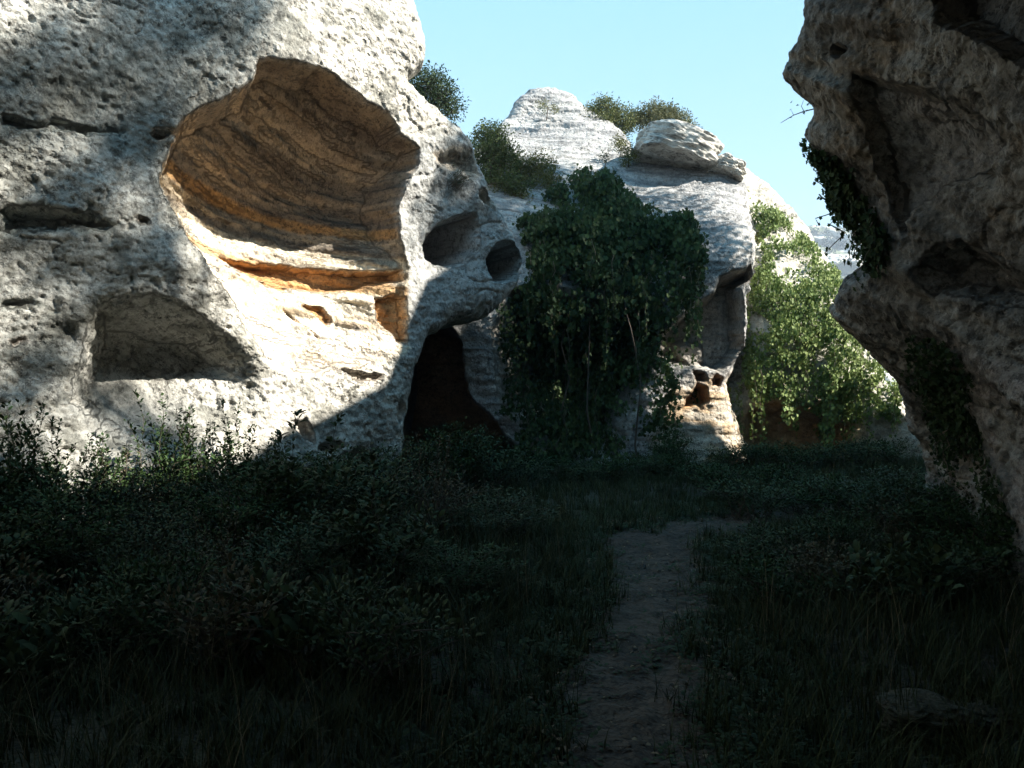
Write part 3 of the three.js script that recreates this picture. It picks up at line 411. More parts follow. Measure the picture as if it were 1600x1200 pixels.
const DARK = [[0.018, 0.04, 0.012], [0.04, 0.07, 0.02]], SUNNY = [[0.085, 0.145, 0.035], [0.25, 0.31, 0.105]], GREY = [[0.07, 0.085, 0.05], [0.13, 0.14, 0.08]], OLIVE = [[0.10, 0.12, 0.035], [0.20, 0.19, 0.06]];

// ---- ivy over a rock face. spots: photo polygon; thick: how far the mass stands off the rock
function ivyMass(face, name, label, poly, { n, thick = 0.3, size = [0.04, 0.07], pal = DARK, lump = 1.3, mat = thinLeafMat, patch = 0, strands = 0, drop = [0.5, 1.2], group, seedAt = 0, edge = 0.16 }) {
  const P = face.poly(poly), f = polySDF(P), L2 = new Leaves(), T = new Tubes(); let s0 = 1e9, s1 = -1e9, y0 = 1e9, y1 = -1e9; for (const [s, y] of P) { s0 = Math.min(s0, s); s1 = Math.max(s1, s); y0 = Math.min(y0, y); y1 = Math.max(y1, y); }
  const g = thing(name, label, 'ivy', undefined, group); let made = 0, tries = 0;
  while (made < n && tries++ < n * 12) {
    const s = rr(s0, s1), y = rr(y0, y1), t = f(s, y) + edge * fbm(s * 2.6, y * 2.6, seedAt, 4); if (t < 0) continue;
    const l = fbm(s * lump, y * lump, seedAt + 5, 3); if (l < patch - 0.5 + rr(-0.12, 0.12)) continue;
    const q = face.surf(s, y), off = thick * clamp(0.15 + 0.9 * clamp(l + 0.45) * Math.min(1, t / 0.35)) * Math.pow(rnd(), 0.35) + 0.02, p = q.p.clone().addScaledVector(q.n, off).add(V(rr(-0.05, 0.05), rr(-0.06, 0.06) - off * 0.15, rr(-0.05, 0.05)));
    const nor = q.n.clone().add(V(0, 0.55, 0)).addScaledVector(rdir(), 0.75).normalize(), dir = V(rr(-0.6, 0.6), -1, rr(-0.6, 0.6)).addScaledVector(nor, -0.1);
    L2.ivy(p, dir, nor, rr(...size), tint(...pal)); made++;
  }
  for (let k = 0; k < strands; k++) {
    const s = rr(s0, s1), y = rr(y0, lerp(y0, y1, 0.6)); if (f(s, y) < -0.05) { continue; }
    const q = face.surf(s, y), a = q.p.clone().addScaledVector(q.n, thick * rr(0.4, 0.9)), len = rr(...drop), pts = []; for (let j = 0; j <= 7; j++) pts.push(a.clone().add(V(0.05 * noise(j * 0.9, k, 1), -len * j / 7, 0.05 * noise(j * 0.9, k, 9))));
    T.tube(pts, 0.007, 0.003, 3); const m = Math.round(len * rr(26, 60)); for (let j = 0; j < m; j++) { const p = pts[Math.min(7, Math.floor(rnd() * 8))].clone().lerp(pts[Math.min(7, Math.floor(rnd() * 8))], 0.2).add(V(rr(-0.06, 0.06), rr(-0.08, 0.08), rr(-0.06, 0.06))); L2.ivy(p, V(rr(-0.5, 0.5), -1, rr(-0.5, 0.5)), q.n.clone().addScaledVector(rdir(), 0.8), rr(...size), tint(...pal)); }
  }
  stuff(mesh('foliage', L2.geo(), mat, g)); if (strands && T.i.length) stuff(mesh('vine_stem', T.geo(), vineMat, g)); return g;
}
function hangingIvy(p0, len, n, label, pal = DARK, size = [0.035, 0.055], spread = 0.1, group = 'hanging ivy strands') {
  const g = thing('ivy_strand', label, 'ivy', p0, group), T = new Tubes(), L2 = new Leaves(), pts = [], sd = rr(0, 99); for (let j = 0; j <= 10; j++) pts.push(V(0.12 * noise(j * 0.5, sd, 1), -len * j / 10, 0.1 * noise(j * 0.5, sd, 7)));
  T.tube(pts, 0.009, 0.003, 4); for (let j = 0; j < n; j++) { const t = Math.pow(rnd(), 0.9) * 10, a = Math.min(9, Math.floor(t)), p = pts[a].clone().lerp(pts[a + 1], t - a).addScaledVector(rdir(), spread * rr(0.2, 1)); L2.ivy(p, V(rr(-0.6, 0.6), -1, rr(-0.6, 0.6)), V(rr(-0.6, 0.6), 0.5, 0.8), rr(...size), tint(...pal)); }
  mesh('vine_stem', T.geo(), vineMat, g); stuff(mesh('foliage', L2.geo(), thinLeafMat, g)); return g;
}
// ---- a tree or a large shrub: stem, limbs to each clump, leaves through the clumps
function tree(name, label, category, base, clumps, { n = 4000, size = [0.05, 0.08], pal = DARK, r = 0.1, group, shell = 0.5, mat = thinLeafMat }) {
  const g = thing(name, label, category, base, group), T = new Tubes(), Q = new Tubes(), L2 = new Leaves(), C = clumps.map(([c, rad]) => [c.clone().sub(base), rad]), mid = C.reduce((a, [c]) => a.add(c), V(0, 0, 0)).multiplyScalar(1 / C.length), fork = mid.clone().multiplyScalar(0.55);
  T.tube([V(0, -0.3, 0), fork.clone().multiplyScalar(0.5).add(V(r, 0, r * 0.5)), fork], r, r * 0.6, 7);
  let vol = 0; for (const [, q] of C) vol += q ** 2.4;
  for (const [c, q] of C) {
    Q.tube([fork, fork.clone().lerp(c, 0.5).add(V(rr(-0.1, 0.1), 0.1 * q, rr(-0.1, 0.1))), c], r * 0.45, r * 0.12, 5);
    for (let k = 0; k < 12; k++) Q.tube([c.clone().addScaledVector(rdir(), q * 0.2), c.clone().addScaledVector(rdir(), q * rr(0.6, 1.0))], r * 0.1, r * 0.03, 3);
    const m = Math.round(n * q ** 2.4 / vol), sd = rr(0, 99);
    let sprig = V(0, 0, 0), left = 0;
    for (let k = 0; k < m; k++) {
      if (left-- <= 0) { const d = rdir(), lump = 1 + 0.55 * fbm(d.x * 2 + sd, d.y * 2, d.z * 2, 3); sprig = c.clone().add(V(d.x, d.y * 0.9, d.z).multiplyScalar(q * lump * Math.pow(rnd(), shell))); left = 7 + Math.floor(rnd() * 8); }
      const o = rdir(), s = rr(...size); L2.leaf(sprig.clone().addScaledVector(o, s * rr(0.5, 2.2)), o.clone().add(V(0, -0.1, 0)), V(0, 1, 0).addScaledVector(rdir(), 0.9).normalize(), s, s * 0.55, tint(...pal));
    }
  }
  mesh('trunk', T.geo(), barkMat, g); stuff(mesh('limbs', Q.geo(), barkMat, g)); stuff(mesh('crown', L2.geo(), mat, g)); return g;
}
// ---- undergrowth shrubs: variants built once, then cloned
function shrubKind(h, rad, stems, leafN, size, pal, shoots = 0, mat = leafMat, fine = true) {
  const T = new Tubes(), L2 = new Leaves(), per = Math.ceil(leafN / (stems + shoots));
  for (let k = 0; k < stems + shoots; k++) {
    const shoot = k >= stems, a = rr(0, 6.2832), R0 = rad * Math.sqrt(rnd()) * (shoot ? 0.6 : 1), H = h * (shoot ? rr(1.05, 1.4) : rr(0.55, 1) * (1 - 0.35 * (R0 / rad) ** 2)), b = V(Math.cos(a) * R0 * 0.35, 0, Math.sin(a) * R0 * 0.35), e = V(Math.cos(a) * R0, H, Math.sin(a) * R0), pts = [];
    for (let j = 0; j <= 6; j++) { const t = j / 6; pts.push(V(lerp(b.x, e.x, t * t) + 0.05 * noise(j, k, 1), H * (shoot ? t : Math.sin(t * 1.5)), lerp(b.z, e.z, t * t) + 0.05 * noise(j, k, 5))); } T.tube(pts, shoot ? 0.005 : 0.008, 0.002, 3);
    for (let j = 0; j < per; j++) {
      const t = shoot ? rr(2.5, 6) : 6 * Math.pow(rnd(), 0.6), i = Math.min(5, Math.floor(t)), c = pts[i].clone().lerp(pts[i + 1], t - i), o = rdir(); o.y = Math.abs(o.y) * 0.7; const reach = shoot ? rr(0, 0.035) : rr(0, 0.16), s = rr(...size);
      L2.leaf(c.addScaledVector(o, reach), o.clone().add(V(0, 0.25, 0)), V(0, 1, 0).addScaledVector(rdir(), 0.6).normalize(), s, s * rr(0.36, 0.55), tint(...pal), 0.2, fine);
    }
  }
  return { leaves: L2.geo(), stems: T.geo(), mat };
}
function shrub(kind, name, label, group, p, scale, turn) {
  const g = thing(name, label, 'shrub', p, group); g.rotation.y = turn; g.scale.set(scale[0], scale[1], scale[0]); stuff(mesh('stems', kind.stems, barkMat, g)); stuff(mesh('foliage', kind.leaves, kind.mat, g)); return g;
}
const onGround = (px, D) => { const x = (px - 800) / F * D; return V(x, groundY(x, -D) - 0.02, -D); };
{
  const dense = [shrubKind(0.95, 0.62, 34, 3600, [0.028, 0.05], DARK), shrubKind(1.0, 0.6, 30, 3400, [0.03, 0.055], [[0.03, 0.055, 0.025], [0.055, 0.085, 0.04]]), shrubKind(0.9, 0.65, 34, 3600, [0.025, 0.045], [[0.025, 0.045, 0.022], [0.06, 0.075, 0.035]])];
  const tall = [shrubKind(0.95, 0.5, 20, 2400, [0.03, 0.055], DARK, 7), shrubKind(0.9, 0.5, 18, 2200, [0.03, 0.055], DARK, 9)];
  const low = [shrubKind(0.5, 0.45, 26, 2200, [0.022, 0.04], DARK), shrubKind(0.48, 0.5, 24, 2000, [0.025, 0.045], [[0.03, 0.05, 0.022], [0.065, 0.085, 0.035]])];
  low.push(shrubKind(0.42, 0.4, 16, 700, [0.06, 0.10], [[0.025, 0.045, 0.018], [0.06, 0.08, 0.03]]), shrubKind(0.55, 0.4, 30, 1100, [0.02, 0.05], [[0.06, 0.05, 0.025], [0.12, 0.095, 0.05]]));
  dense.push(shrubKind(1.0, 0.55, 22, 1500, [0.045, 0.085], [[0.022, 0.042, 0.016], [0.05, 0.07, 0.026]], 3), shrubKind(0.8, 0.6, 30, 1700, [0.02, 0.04], [[0.05, 0.045, 0.025], [0.10, 0.085, 0.045]], 6));
  const wallD = (px) => 8.53 / (0.77 - 0.64 * (px - 800) / F);
  // along the foot of the pale cliff
  for (const [px, off, h, k] of [[-60, 0.9, 1.05, 0], [30, 0.8, 1.15, 1], [95, 0.75, 0.95, 0], [165, 0.8, 0.9, 1], [240, 0.7, 1.12, 0], [300, 0.75, 1.05, 1], [370, 0.7, 1.0, 0], [420, 0.9, 0.8, 1]]) shrub(tall[k], 'leafy_shrub', 'leafy shrub sending upright shoots against the sunlit pale cliff', 'tall shrubs at the cliff foot', onGround(px, wallD(px) - off), [1, h], rr(0, 6.28));
  for (const [px, off, h, k] of [[490, 0.9, 0.75, 0], [560, 0.8, 0.86, 1], [630, 0.9, 0.98, 2], [700, 0.8, 1.05, 0], [760, 0.9, 0.98, 1], [810, 0.5, 0.7, 2]]) shrub(dense[k], 'leafy_shrub', 'dense dark shrub at the shaded foot of the pale cliff', 'shrubs at the shaded cliff foot', onGround(px, wallD(px) - off), [1.05, h], rr(0, 6.28));
  for (let k = 0; k < 10; k++) { const px = -110 + k * 98, D = 6.0 + rr(-0.3, 0.4) + k * 0.1; shrub(dense[(k * 3) % 5], 'leafy_shrub', 'dark rounded shrub in the middle of the thicket below the pale cliff', 'shrubs in the middle of the thicket', onGround(px, D), [1.05, rr(0.85, 1.0) - (k === 9 ? 0.35 : 0)], rr(0, 6.28)); }
  for (let k = 0; k < 8; k++) { const px = -140 + k * 122, D = 4.9 + rr(-0.25, 0.25) + k * 0.05; shrub(dense[(k * 2 + 1) % 5], 'leafy_shrub', 'dark shrub in the front of the thicket behind the grass', 'shrubs in the front of the thicket', onGround(px, D), [0.9, rr(0.68, 0.8) - (k > 6 ? 0.25 : 0)], rr(0, 6.28)); }
  for (let k = 0; k < 8; k++) { const px = -160 + k * 105, D = 3.9 + rr(-0.2, 0.3); shrub(low[(k * 3) % 4], 'low_shrub', 'low dark bramble shrub among the grass below the thicket', 'low shrubs before the thicket', onGround(px, D), [1.0, rr(0.95, 1.2)], rr(0, 6.28)); }
  for (let k = 0; k < 9; k++) { const px = 1130 + k * 45, D = 9.6 + rr(-0.7, 0.9) - k * 0.28; shrub(low[k % 2], 'low_shrub', 'low dark shrub on the bank below the ivy-grown rock', 'low shrubs on the far bank', onGround(px, D), [1.25, rr(0.95, 1.15)], rr(0, 6.28)); }
  for (let k = 0; k < 9; k++) { const px = 1210 + (k % 5) * 95 + rr(-20, 20), D = (k < 5 ? 6.6 : 5.2) + rr(-0.3, 0.3); shrub(low[(k * 3 + 1) % 4], 'low_shrub', 'low dark shrub at the foot of the overhanging cliff', 'low shrubs under the overhang', onGround(px, D), [1.0, rr(0.8, 1.1)], rr(0, 6.28)); }
  for (let k = 0; k < 7; k++) { const px = 1135 + k * 42, D = 12.6 + rr(-0.5, 0.5); shrub(low[k % 2], 'low_shrub', 'low shrub before the tan hollow under the ivy-grown rock', 'low shrubs before the tan hollow', onGround(px, D), [1.3, rr(0.9, 1.15)], rr(0, 6.28)); }
  for (let k = 0; k < 6; k++) { const px = 860 + k * 50, D = 11.4 + rr(-0.4, 0.5); shrub(low[k % 2], 'low_shrub', 'low dark shrub at the foot of the grey bluff', 'low shrubs at the bluff foot', onGround(px, D), [1.1, rr(0.7, 1.0)], rr(0, 6.28)); }
  for (const [px, D, h] of [[1405, 7.4, 0.75], [1450, 6.7, 0.8], [1500, 6.2, 0.75], [1545, 5.6, 0.6]]) shrub(dense[(px % 3)], 'leafy_shrub', 'dense dark shrub tucked against the shaded foot of the overhanging cliff', 'shrubs against the overhang foot', onGround(px, D), [0.9, h], rr(0, 6.28));
  shrub(dense[0], 'rounded_bush', 'rounded dark bush standing before the sunlit pale base of the bluff', null, onGround(1052, 12.3), [0.95, 0.82], 1.2);
}
// ---- ivy on the bluff
{
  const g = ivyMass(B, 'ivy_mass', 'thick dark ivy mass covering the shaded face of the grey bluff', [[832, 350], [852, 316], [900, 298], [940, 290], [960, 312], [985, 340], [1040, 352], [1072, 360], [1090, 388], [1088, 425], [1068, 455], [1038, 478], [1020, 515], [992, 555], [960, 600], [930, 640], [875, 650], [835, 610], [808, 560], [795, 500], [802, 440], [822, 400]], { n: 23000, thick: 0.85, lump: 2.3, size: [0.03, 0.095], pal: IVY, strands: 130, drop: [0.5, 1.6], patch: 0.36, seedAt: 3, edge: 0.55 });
  for (const [x0, x1, x2] of [[0.7, 1.0, 1.1], [1.5, 1.3, 1.6], [2.2, 2.3, 2.0]]) { const T = new Tubes(), pts = []; for (let k = 0; k <= 14; k++) { const t = k / 14; pts.push(V(lerp(x0, t < 0.5 ? x1 : x2, Math.abs(t * 2 - (t < 0.5 ? 0 : 1))) * (t < 0.5 ? 1 : 1) + 0.06 * noise(t * 9, x0, 1), t * 4.2 - 0.1, -13.0 - 0.5 * t + 0.12 * noise(t * 6, x0, 8))); } pts.forEach((p, k) => { const t = k / 14; p.x = lerp(lerp(x0, x1, t), lerp(x1, x2, t), t) + 0.13 * noise(t * 7, x0 * 3, 1); }); T.tube(pts, 0.02, 0.008, 6); mesh('vine_stem', T.geo(), barkMat, g); }
}
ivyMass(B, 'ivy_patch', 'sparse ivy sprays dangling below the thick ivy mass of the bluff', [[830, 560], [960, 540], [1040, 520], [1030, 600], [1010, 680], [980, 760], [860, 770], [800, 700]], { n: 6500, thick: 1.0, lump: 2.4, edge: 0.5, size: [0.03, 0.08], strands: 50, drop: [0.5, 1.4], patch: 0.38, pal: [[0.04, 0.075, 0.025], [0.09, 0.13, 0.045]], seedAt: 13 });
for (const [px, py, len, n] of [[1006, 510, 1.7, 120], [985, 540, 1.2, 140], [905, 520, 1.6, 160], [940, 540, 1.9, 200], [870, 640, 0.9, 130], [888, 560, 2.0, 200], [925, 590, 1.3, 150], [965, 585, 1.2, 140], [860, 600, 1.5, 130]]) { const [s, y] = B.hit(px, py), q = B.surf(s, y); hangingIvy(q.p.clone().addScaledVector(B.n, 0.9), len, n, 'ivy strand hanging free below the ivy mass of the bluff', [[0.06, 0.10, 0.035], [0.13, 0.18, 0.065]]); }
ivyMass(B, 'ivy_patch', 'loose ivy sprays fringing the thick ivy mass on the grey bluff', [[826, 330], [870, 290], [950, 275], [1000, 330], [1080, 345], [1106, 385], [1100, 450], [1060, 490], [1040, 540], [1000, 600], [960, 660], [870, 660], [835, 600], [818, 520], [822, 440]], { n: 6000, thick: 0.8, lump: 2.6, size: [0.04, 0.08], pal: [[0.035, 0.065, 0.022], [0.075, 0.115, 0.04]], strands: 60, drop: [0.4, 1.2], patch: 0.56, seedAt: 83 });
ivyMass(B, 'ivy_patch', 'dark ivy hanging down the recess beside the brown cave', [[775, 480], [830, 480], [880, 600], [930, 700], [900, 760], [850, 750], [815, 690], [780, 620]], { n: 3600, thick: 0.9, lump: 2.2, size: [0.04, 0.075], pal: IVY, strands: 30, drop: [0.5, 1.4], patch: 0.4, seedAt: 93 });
// ---- ivy on the slope behind
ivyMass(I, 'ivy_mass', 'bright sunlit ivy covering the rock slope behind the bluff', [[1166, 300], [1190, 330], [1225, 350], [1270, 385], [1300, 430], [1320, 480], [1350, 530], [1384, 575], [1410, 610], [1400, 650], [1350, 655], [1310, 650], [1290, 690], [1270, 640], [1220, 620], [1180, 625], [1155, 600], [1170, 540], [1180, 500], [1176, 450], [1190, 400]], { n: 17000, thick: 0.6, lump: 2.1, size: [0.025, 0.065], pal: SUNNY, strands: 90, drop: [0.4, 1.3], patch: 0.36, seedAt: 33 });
ivyMass(I, 'ivy_patch', 'light ivy fringe trailing along the crest of the ivy-grown slope', [[1150, 280], [1180, 310], [1200, 350], [1185, 380], [1170, 330]], { n: 420, thick: 0.06, size: [0.03, 0.05], pal: OLIVE, patch: 0.4, seedAt: 43 });
for (const [px, py, len, n] of [[1285, 570, 1.6, 260], [1296, 560, 1.2, 160], [1340, 560, 0.8, 90], [1230, 600, 0.8, 90]]) { const [s, y] = I.hit(px, py), q = I.surf(s, y); hangingIvy(q.p.clone().addScaledVector(I.n, 0.4), len, n, 'sunlit ivy strand dangling over the tan hollow', SUNNY, [0.04, 0.075], 0.16, 'sunlit hanging ivy strands'); }
// ---- ivy on the overhang
ivyMass(R, 'ivy_mass', 'dark ivy climbing the sky-side edge of the overhanging cliff', [[1266, 212], [1292, 232], [1318, 250], [1340, 285], [1356, 330], [1372, 375], [1372, 410], [1340, 420], [1328, 395], [1312, 345], [1286, 275]], { n: 3400, thick: 0.14, pal: IVY, size: [0.028, 0.045], strands: 14, drop: [0.15, 0.4], patch: 0.1, seedAt: 53 });
ivyMass(R, 'ivy_mass', 'dark ivy band running down beside the pale column of the overhang', [[1440, 520], [1490, 540], [1515, 575], [1522, 640], [1520, 690], [1550, 760], [1572, 860], [1510, 880], [1480, 760], [1440, 680], [1420, 600]], { n: 2800, thick: 0.09, pal: IVY, size: [0.02, 0.04], strands: 12, drop: [0.2, 0.4], patch: 0.15, seedAt: 63 });
for (const [px, py, len, n] of [[1298, 300, 0.28, 12], [1304, 320, 0.42, 20], [1290, 262, 0.2, 10]]) hangingIvy(at(px, py, 6.55), len, n, 'small ivy strand dangling into the sky from the overhang edge', DARK, [0.02, 0.035], 0.03, 'small strands at the overhang edge');
{ const g = thing('bare_twig', 'thin bare twig jutting into the sky from the overhang edge', 'twig', at(1266, 168, 6.2)), T = new Tubes(); const e = (dx, dy) => V(dx / F * 6.2, -dy / F * 6.2, 0); T.tube([V(0.08, 0, 0), e(-10, 6), e(-26, 12), e(-46, 24)], 0.006, 0.002, 4); T.tube([e(-10, 6), e(-14, -2), e(-10, -12)], 0.004, 0.0015, 3); T.tube([e(-26, 12), e(-30, 4)], 0.003, 0.001, 3); mesh('branch', T.geo(), barkMat, g); const L2 = new Leaves(); for (let k = 0; k < 9; k++) L2.leaf(e(rr(-34, -4), rr(-8, 16)), rdir(), rdir(), 0.03, 0.016, tint(...DARK)); stuff(mesh('leaves', L2.geo(), leafMat, g)); }
// ---- skyline trees and shrubs
const C = (px, py, D, r) => [at(px, py, D), r];
tree('oak_tree', 'dark evergreen oak rising behind the shoulder of the pale cliff', 'tree', V(-2.6, 5.2, -14), [C(672, 128, 14, 0.36), C(700, 158, 14, 0.34), C(684, 150, 14.3, 0.4), C(640, 140, 14, 0.6), C(655, 178, 14, 0.5), C(708, 176, 13.8, 0.22)], { n: 9000, size: [0.04, 0.07], r: 0.08 });
tree('oak_tree', 'small dark evergreen oak in the gap between the pale cliff and bluff', 'tree', at(745, 330, 15), [C(768, 214, 15.5, 0.4), C(758, 240, 15.3, 0.4), C(786, 246, 15.4, 0.4), C(775, 280, 15.2, 0.35), C(805, 290, 15, 0.3)], { n: 11000, size: [0.04, 0.07], r: 0.06, pal: [[0.04, 0.075, 0.022], [0.12, 0.15, 0.045]] });
tree('leafy_bush', 'yellowish green bush on the sunlit left shoulder of the bluff', 'bush', at(835, 305, 15.6), [C(812, 262, 16, 0.42), C(845, 262, 16, 0.38), C(822, 288, 15.6, 0.3), C(858, 285, 15.6, 0.3), C(796, 305, 15.2, 0.3), C(818, 318, 15, 0.26), C(778, 315, 15, 0.3)], { n: 10000, size: [0.035, 0.06], r: 0.03, pal: OLIVE });
tree('leafy_bush', 'broad olive green bush standing on the bluff crest', 'bush', at(945, 214, 19.4), [C(922, 182, 19.4, 0.3), C(940, 168, 19.4, 0.32), C(962, 176, 19.4, 0.32), C(945, 192, 19.2, 0.4), C(975, 194, 19.2, 0.32), C(985, 182, 19.4, 0.26), C(915, 192, 19.2, 0.2)], { n: 8000, size: [0.045, 0.07], r: 0.04, shell: 0.45, pal: [[0.07, 0.095, 0.03], [0.19, 0.20, 0.075]] });
tree('leafy_bush', 'grey green bush on the bluff crest behind the large boulder', 'bush', at(1020, 220, 19.4), [C(1002, 186, 19.4, 0.3), C(1022, 174, 19.4, 0.3), C(1046, 178, 19.4, 0.3), C(1062, 190, 19.2, 0.28), C(1030, 192, 19.2, 0.36), C(1076, 202, 19.0, 0.2)], { n: 8000, size: [0.045, 0.07], r: 0.04, shell: 0.45, pal: [[0.09, 0.105, 0.05], [0.2, 0.2, 0.10]] });
tree('leafy_bush', 'little tuft of bush peeping behind the large boulder', 'bush', at(1092, 232, 18.6), [C(1092, 208, 18.6, 0.16), C(1080, 212, 18.6, 0.16)], { n: 500, size: [0.035, 0.055], r: 0.02, pal: GREY });
tree('leafy_bush', 'yellow green bush wedged beside the large perched boulder', 'bush', at(982, 250, 16.9), [C(976, 232, 16.9, 0.22), C(990, 240, 16.8, 0.2), C(968, 222, 17.1, 0.2), C(980, 248, 16.8, 0.18)], { n: 1300, size: [0.035, 0.055], r: 0.02, pal: OLIVE });
tree('leafy_bush', 'sparse scrub clinging to the bluff summit rock', 'bush', at(854, 170, 18.8), [C(850, 164, 18.7, 0.16), C(866, 168, 18.6, 0.14)], { n: 420, size: [0.03, 0.05], r: 0.015, pal: OLIVE });
tree('leafy_bush', 'tiny dark bush on the lit brow of the bluff', 'bush', at(946, 256, 16.3), [C(944, 246, 16.3, 0.1)], { n: 160, size: [0.03, 0.05], r: 0.012, pal: DARK });
{ // wiry tuft in the upper niche of the pale cliff
  const [s, y] = L.hit(712, 292), q = L.surf(s, y), T = new Tubes(), g = thing('wiry_plant', 'wiry grey green plant growing from the upper niche of the pale cliff', 'plant', q.p); const L2 = new Leaves();
  for (let k = 0; k < 70; k++) { const d = L.n.clone().multiplyScalar(rr(0, 0.8)).add(V(rr(-0.8, 0.8), rr(0.3, 1.2), rr(-0.5, 0.5))).normalize(), len = rr(0.15, 0.42); T.tube([V(rr(-0.15, 0.15), rr(-0.05, 0.05), rr(-0.1, 0.1)), d.clone().multiplyScalar(len * 0.6), d.clone().multiplyScalar(len).add(V(0, -0.05, 0))], 0.004, 0.0015, 3); for (let j = 0; j < 5; j++) L2.leaf(d.clone().multiplyScalar(len * rr(0.4, 1)), rdir(), rdir(), 0.04, 0.012, tint(...GREY)); }
  stuff(mesh('stems', T.geo(), vineMat, g)); stuff(mesh('foliage', L2.geo(), thinLeafMat, g));
}
// ---- trees on the cliff above the viewer, whose crowns dapple the pale cliff and the bluff
tree('shade_tree', 'large leafy tree on the clifftop above the path shading the bluff', 'tree', V(10.2, 8.8, -11.5), [[V(9, 12.6, -13.7), 1.5], [V(9, 11, -13.1), 1.5], [V(9, 9.4, -12.6), 1.3], [V(9, 8.0, -12.6), 1.0], [V(9, 13.6, -12), 1.8], [V(9.2, 11, -11.4), 1.8], [V(9, 14.3, -14.2), 1.0]], { n: 23000, size: [0.10, 0.16], r: 0.2, shell: 0.4 });
tree('shade_tree', 'tall leafy tree on the clifftop whose crown dapples the grey pitted rock', 'tree', V(12, 8.8, -4.6), [[V(11, 18.5, -4.3), 0.75], [V(11, 19.0, -5.0), 0.5], [V(11, 17.3, -4.2), 0.5], [V(11, 16.9, -3.7), 0.45], [V(11, 18.2, -3.5), 0.35], [V(11, 15.4, -3.5), 0.4], [V(11, 16.3, -4.9), 0.25], [V(11, 20.2, -4.4), 0.8], [V(11, 17.8, -5.0), 0.3], [V(11, 16.0, -4.1), 0.4], [V(11, 18.0, -2.9), 0.5], [V(11, 16.9, -5.3), 0.25], [V(11, 15.0, -4.3), 0.3], [V(11, 14.6, -3.2), 0.35]], { n: 7600, size: [0.10, 0.15], r: 0.13, shell: 0.6 });
tree('shade_tree', 'slender clifftop tree casting soft shade on the nose of the cliff', 'tree', V(8.6, 10.0, -9.2), [[V(8.8, 12.6, -8.2), 0.55], [V(8.8, 13.4, -8.5), 0.7], [V(8.6, 11.8, -8.8), 0.8], [V(8.8, 12.4, -9.4), 0.9]], { n: 4200, size: [0.09, 0.14], r: 0.1, shell: 0.6 });
// ---- distant ridge
{
  const pos = [], col = [], idx = [], nx = 160, ny = 60; for (let j = 0; j <= ny; j++) for (let i = 0; i <= nx; i++) { const t = j / ny, x = lerp(20, 240, i / nx), top = 71 + 6 * fbm(x * 0.03, 1, 2, 4) + 0.02 * (x - 110), st = t + 0.05 * fbm(x * 0.05, t * 6, 1, 3), y = -1 + top * st, z = -255 - 60 * t - 8 * fbm(x * 0.06, y * 0.12, 3, 4) + 10 * Math.abs(fbm(x * 0.1, y * 0.3, 8, 3)); pos.push(x, y, z); const n = fbm(x * 0.12, y * 0.25, 4, 4); col.push(...mix3([0.50, 0.48, 0.43], [0.10, 0.12, 0.07], sm(-0.1, 0.15, n))); }
  for (let j = 0; j < ny; j++) for (let i = 0; i < nx; i++) { const a = j * (nx + 1) + i; idx.push(a, a + 1, a + nx + 1, a + 1, a + nx + 2, a + nx + 1); }
  const g = new THREE.BufferGeometry(); g.setAttribute('position', new THREE.Float32BufferAttribute(pos, 3)); g.setAttribute('color', new THREE.Float32BufferAttribute(col, 3)); g.setAttribute('uv', new THREE.Float32BufferAttribute(pos.length ? pos.filter((_, k) => k % 3 !== 2) : [], 2)); g.setIndex(idx); g.computeVertexNormals();
  tag(mesh('distant_hill', g, new THREE.MeshStandardMaterial({ vertexColors: true, roughness: 1 })), 'distant rocky ridge with scattered scrub', 'hill', null, 'structure');
  const L2 = new Leaves(); for (let k = 0; k < 900; k++) { const i = Math.floor(rr(0.2, 0.75) * nx), j = Math.floor(rr(0.5, 1) * ny), q = (j * (nx + 1) + i) * 3, c = V(pos[q], pos[q + 1], pos[q + 2] + 0.5), r = rr(0.8, 1.8); for (let m = 0; m < 14; m++) { const o = rdir(); L2.leaf(c.clone().addScaledVector(o, r * 0.7), rdir(), o, r * 0.7, r * 0.5, tint([0.03, 0.05, 0.02], [0.06, 0.08, 0.03])); } }
  tag(mesh('distant_scrub', L2.geo(), leafMat), 'dark scrub dotted over the distant rocky ridge', 'scrub', null, 'stuff');
}
// ---- grass, dry stalks, gravel
function tuftGeo(blades, len, wid, lean, pal) {
  const p = [], c = [], idx = []; for (let b = 0; b < blades; b++) { const a = rr(0, 6.2832), l = rr(len[0], len[1]), w = rr(0.6, 1) * wid, k = rr(0.2, 1) * lean, x = rr(-0.06, 0.06), z = rr(-0.06, 0.06), co = tint(...pal), q = p.length / 3; for (let j = 0; j <= 3; j++) { const t = j / 3, o = k * l * t * t, h = l * t * (1 - 0.3 * k * t), ww = w * (1 - t * 0.85); for (const s of j === 3 ? [0] : [-1, 1]) { p.push(x + Math.cos(a) * o - Math.sin(a) * ww * s, h, z + Math.sin(a) * o + Math.cos(a) * ww * s); c.push(...co); } } idx.push(q, q + 1, q + 2, q + 1, q + 3, q + 2, q + 2, q + 3, q + 4, q + 3, q + 5, q + 4, q + 4, q + 5, q + 6); }
  const g = new THREE.BufferGeometry(); g.setAttribute('position', new THREE.Float32BufferAttribute(p, 3)); g.setAttribute('color', new THREE.Float32BufferAttribute(c, 3)); g.setIndex(idx); g.computeVertexNormals(); return g;
}
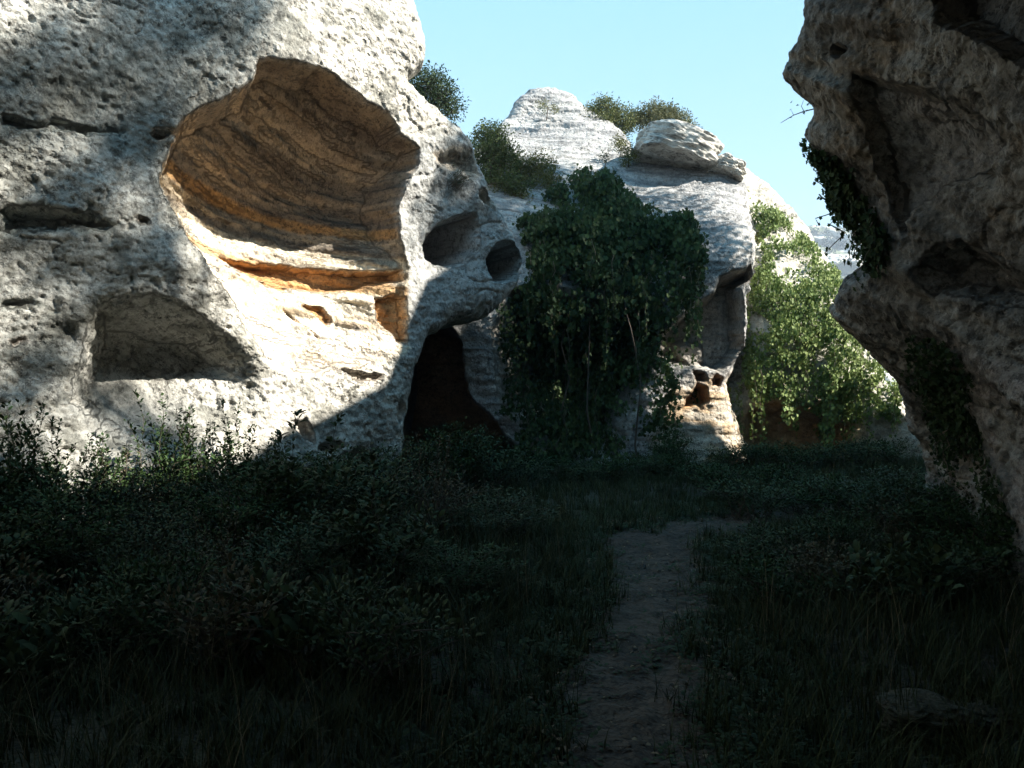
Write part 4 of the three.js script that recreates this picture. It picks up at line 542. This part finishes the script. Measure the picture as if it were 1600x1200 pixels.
function scatter(name, label, cat, geo, mat, count, where, scale) {
  const spots = []; let tries = 0; while (spots.length < count && tries++ < count * 30) { const x = rr(-5.5, 8), z = rr(-14.6, -1.2), k = where(x, z); if (rnd() > k) continue; spots.push([x, z]); }
  const m = new THREE.InstancedMesh(geo, mat, spots.length), M = new THREE.Matrix4(), Q = new THREE.Quaternion(), S = V(1, 1, 1); m.name = numbered(name); m.castShadow = m.receiveShadow = true;
  spots.forEach(([x, z], i) => { const s = rr(...scale), e = new THREE.Euler(rr(-0.15, 0.15), rr(0, 6.28), rr(-0.15, 0.15)); m.setMatrixAt(i, M.compose(V(x, groundY(x, z) - 0.01, z), Q.setFromEuler(e), S.set(s, s * rr(0.8, 1.2), s))); });
  scene.add(m); return tag(m, label, cat, null, 'stuff');
}
scatter('grass', 'dark green grass along both sides of the path', 'grass', tuftGeo(16, [0.10, 0.26], 0.004, 0.9, [[0.028, 0.042, 0.015], [0.06, 0.068, 0.026]]), leafMat, 19000, (x, z) => sm(-0.22, 0.15, offPath(x, z)) * (z < -9 ? 0.6 : 1), [0.6, 1.3]);
scatter('long_grass', 'long arching grass among the low shrubs', 'grass', tuftGeo(12, [0.3, 0.6], 0.004, 1.0, [[0.035, 0.046, 0.018], [0.085, 0.088, 0.04]]), leafMat, 2600, (x, z) => sm(0.12, 0.6, offPath(x, z)) * (z > -7 ? 1 : 0.3), [0.6, 1.1]);
scatter('dry_grass', 'thin straw coloured dry stalks standing in the grass', 'grass', tuftGeo(4, [0.3, 0.7], 0.0025, 0.5, [[0.16, 0.125, 0.075], [0.30, 0.24, 0.15]]), leafMat, 700, (x, z) => sm(0.15, 0.5, offPath(x, z)) * (z > -6 ? 1 : 0.2), [0.6, 1.0]);
scatter('clover', 'small low leafy weeds creeping in at the path edges', 'weeds', (() => { const l = new Leaves(); for (let k = 0; k < 22; k++) { const a = rr(0, 6.28), r = rr(0.01, 0.11); l.leaf(V(Math.cos(a) * r, rr(0.015, 0.06), Math.sin(a) * r), V(Math.cos(a), 0.25, Math.sin(a)), V(rr(-0.3, 0.3), 1, rr(-0.3, 0.3)), rr(0.018, 0.034), 0.018, tint([0.02, 0.04, 0.014], [0.04, 0.06, 0.02]), 0.15, true); } return l.geo(); })(), leafMat, 2600, (x, z) => { const o = offPath(x, z); return (0.06 + sm(-0.2, 0.08, o)) * (1 - sm(0.3, 0.9, o)); }, [0.7, 1.3]);
scatter('fallen_leaves', 'brown fallen leaves littering the path and its edges', 'leaves', (() => { const l = new Leaves(); for (let k = 0; k < 5; k++) l.leaf(V(rr(-0.12, 0.12), 0.035 + rr(0, 0.015), rr(-0.12, 0.12)), V(rr(-1, 1), rr(-0.1, 0.2), rr(-1, 1)), V(rr(-0.4, 0.4), 1, rr(-0.4, 0.4)), rr(0.025, 0.05), rr(0.014, 0.026), tint([0.09, 0.055, 0.03], [0.2, 0.15, 0.09]), 0.3, true); return l.geo(); })(), leafMat, 420, (x, z) => { const o = offPath(x, z); return o < 0.3 ? (o > -0.15 ? 1 : 0.4) : 0; }, [0.7, 1.2]);
scatter('gravel', 'small stones and crumbs scattered over the trodden path', 'gravel', (() => { const g = new THREE.IcosahedronGeometry(0.02, 1), p = g.attributes.position, c = []; for (let i = 0; i < p.count; i++) { const x = p.getX(i), y = p.getY(i), z = p.getZ(i), k = 1 + 0.4 * noise(x * 60, y * 60, z * 60); p.setXYZ(i, x * k * 1.3, y * k * 0.8 + 0.03, z * k); c.push(0.2, 0.18, 0.155); } g.setAttribute('color', new THREE.Float32BufferAttribute(c, 3)); g.computeVertexNormals(); return g; })(), soilMat, 1400, (x, z) => offPath(x, z) < 0.05 ? 1 : 0, [0.15, 0.8]);
scene.fog = new THREE.FogExp2(new THREE.Color(0.75, 0.85, 1.0), 0.0011);
renderer.render(scene, camera);
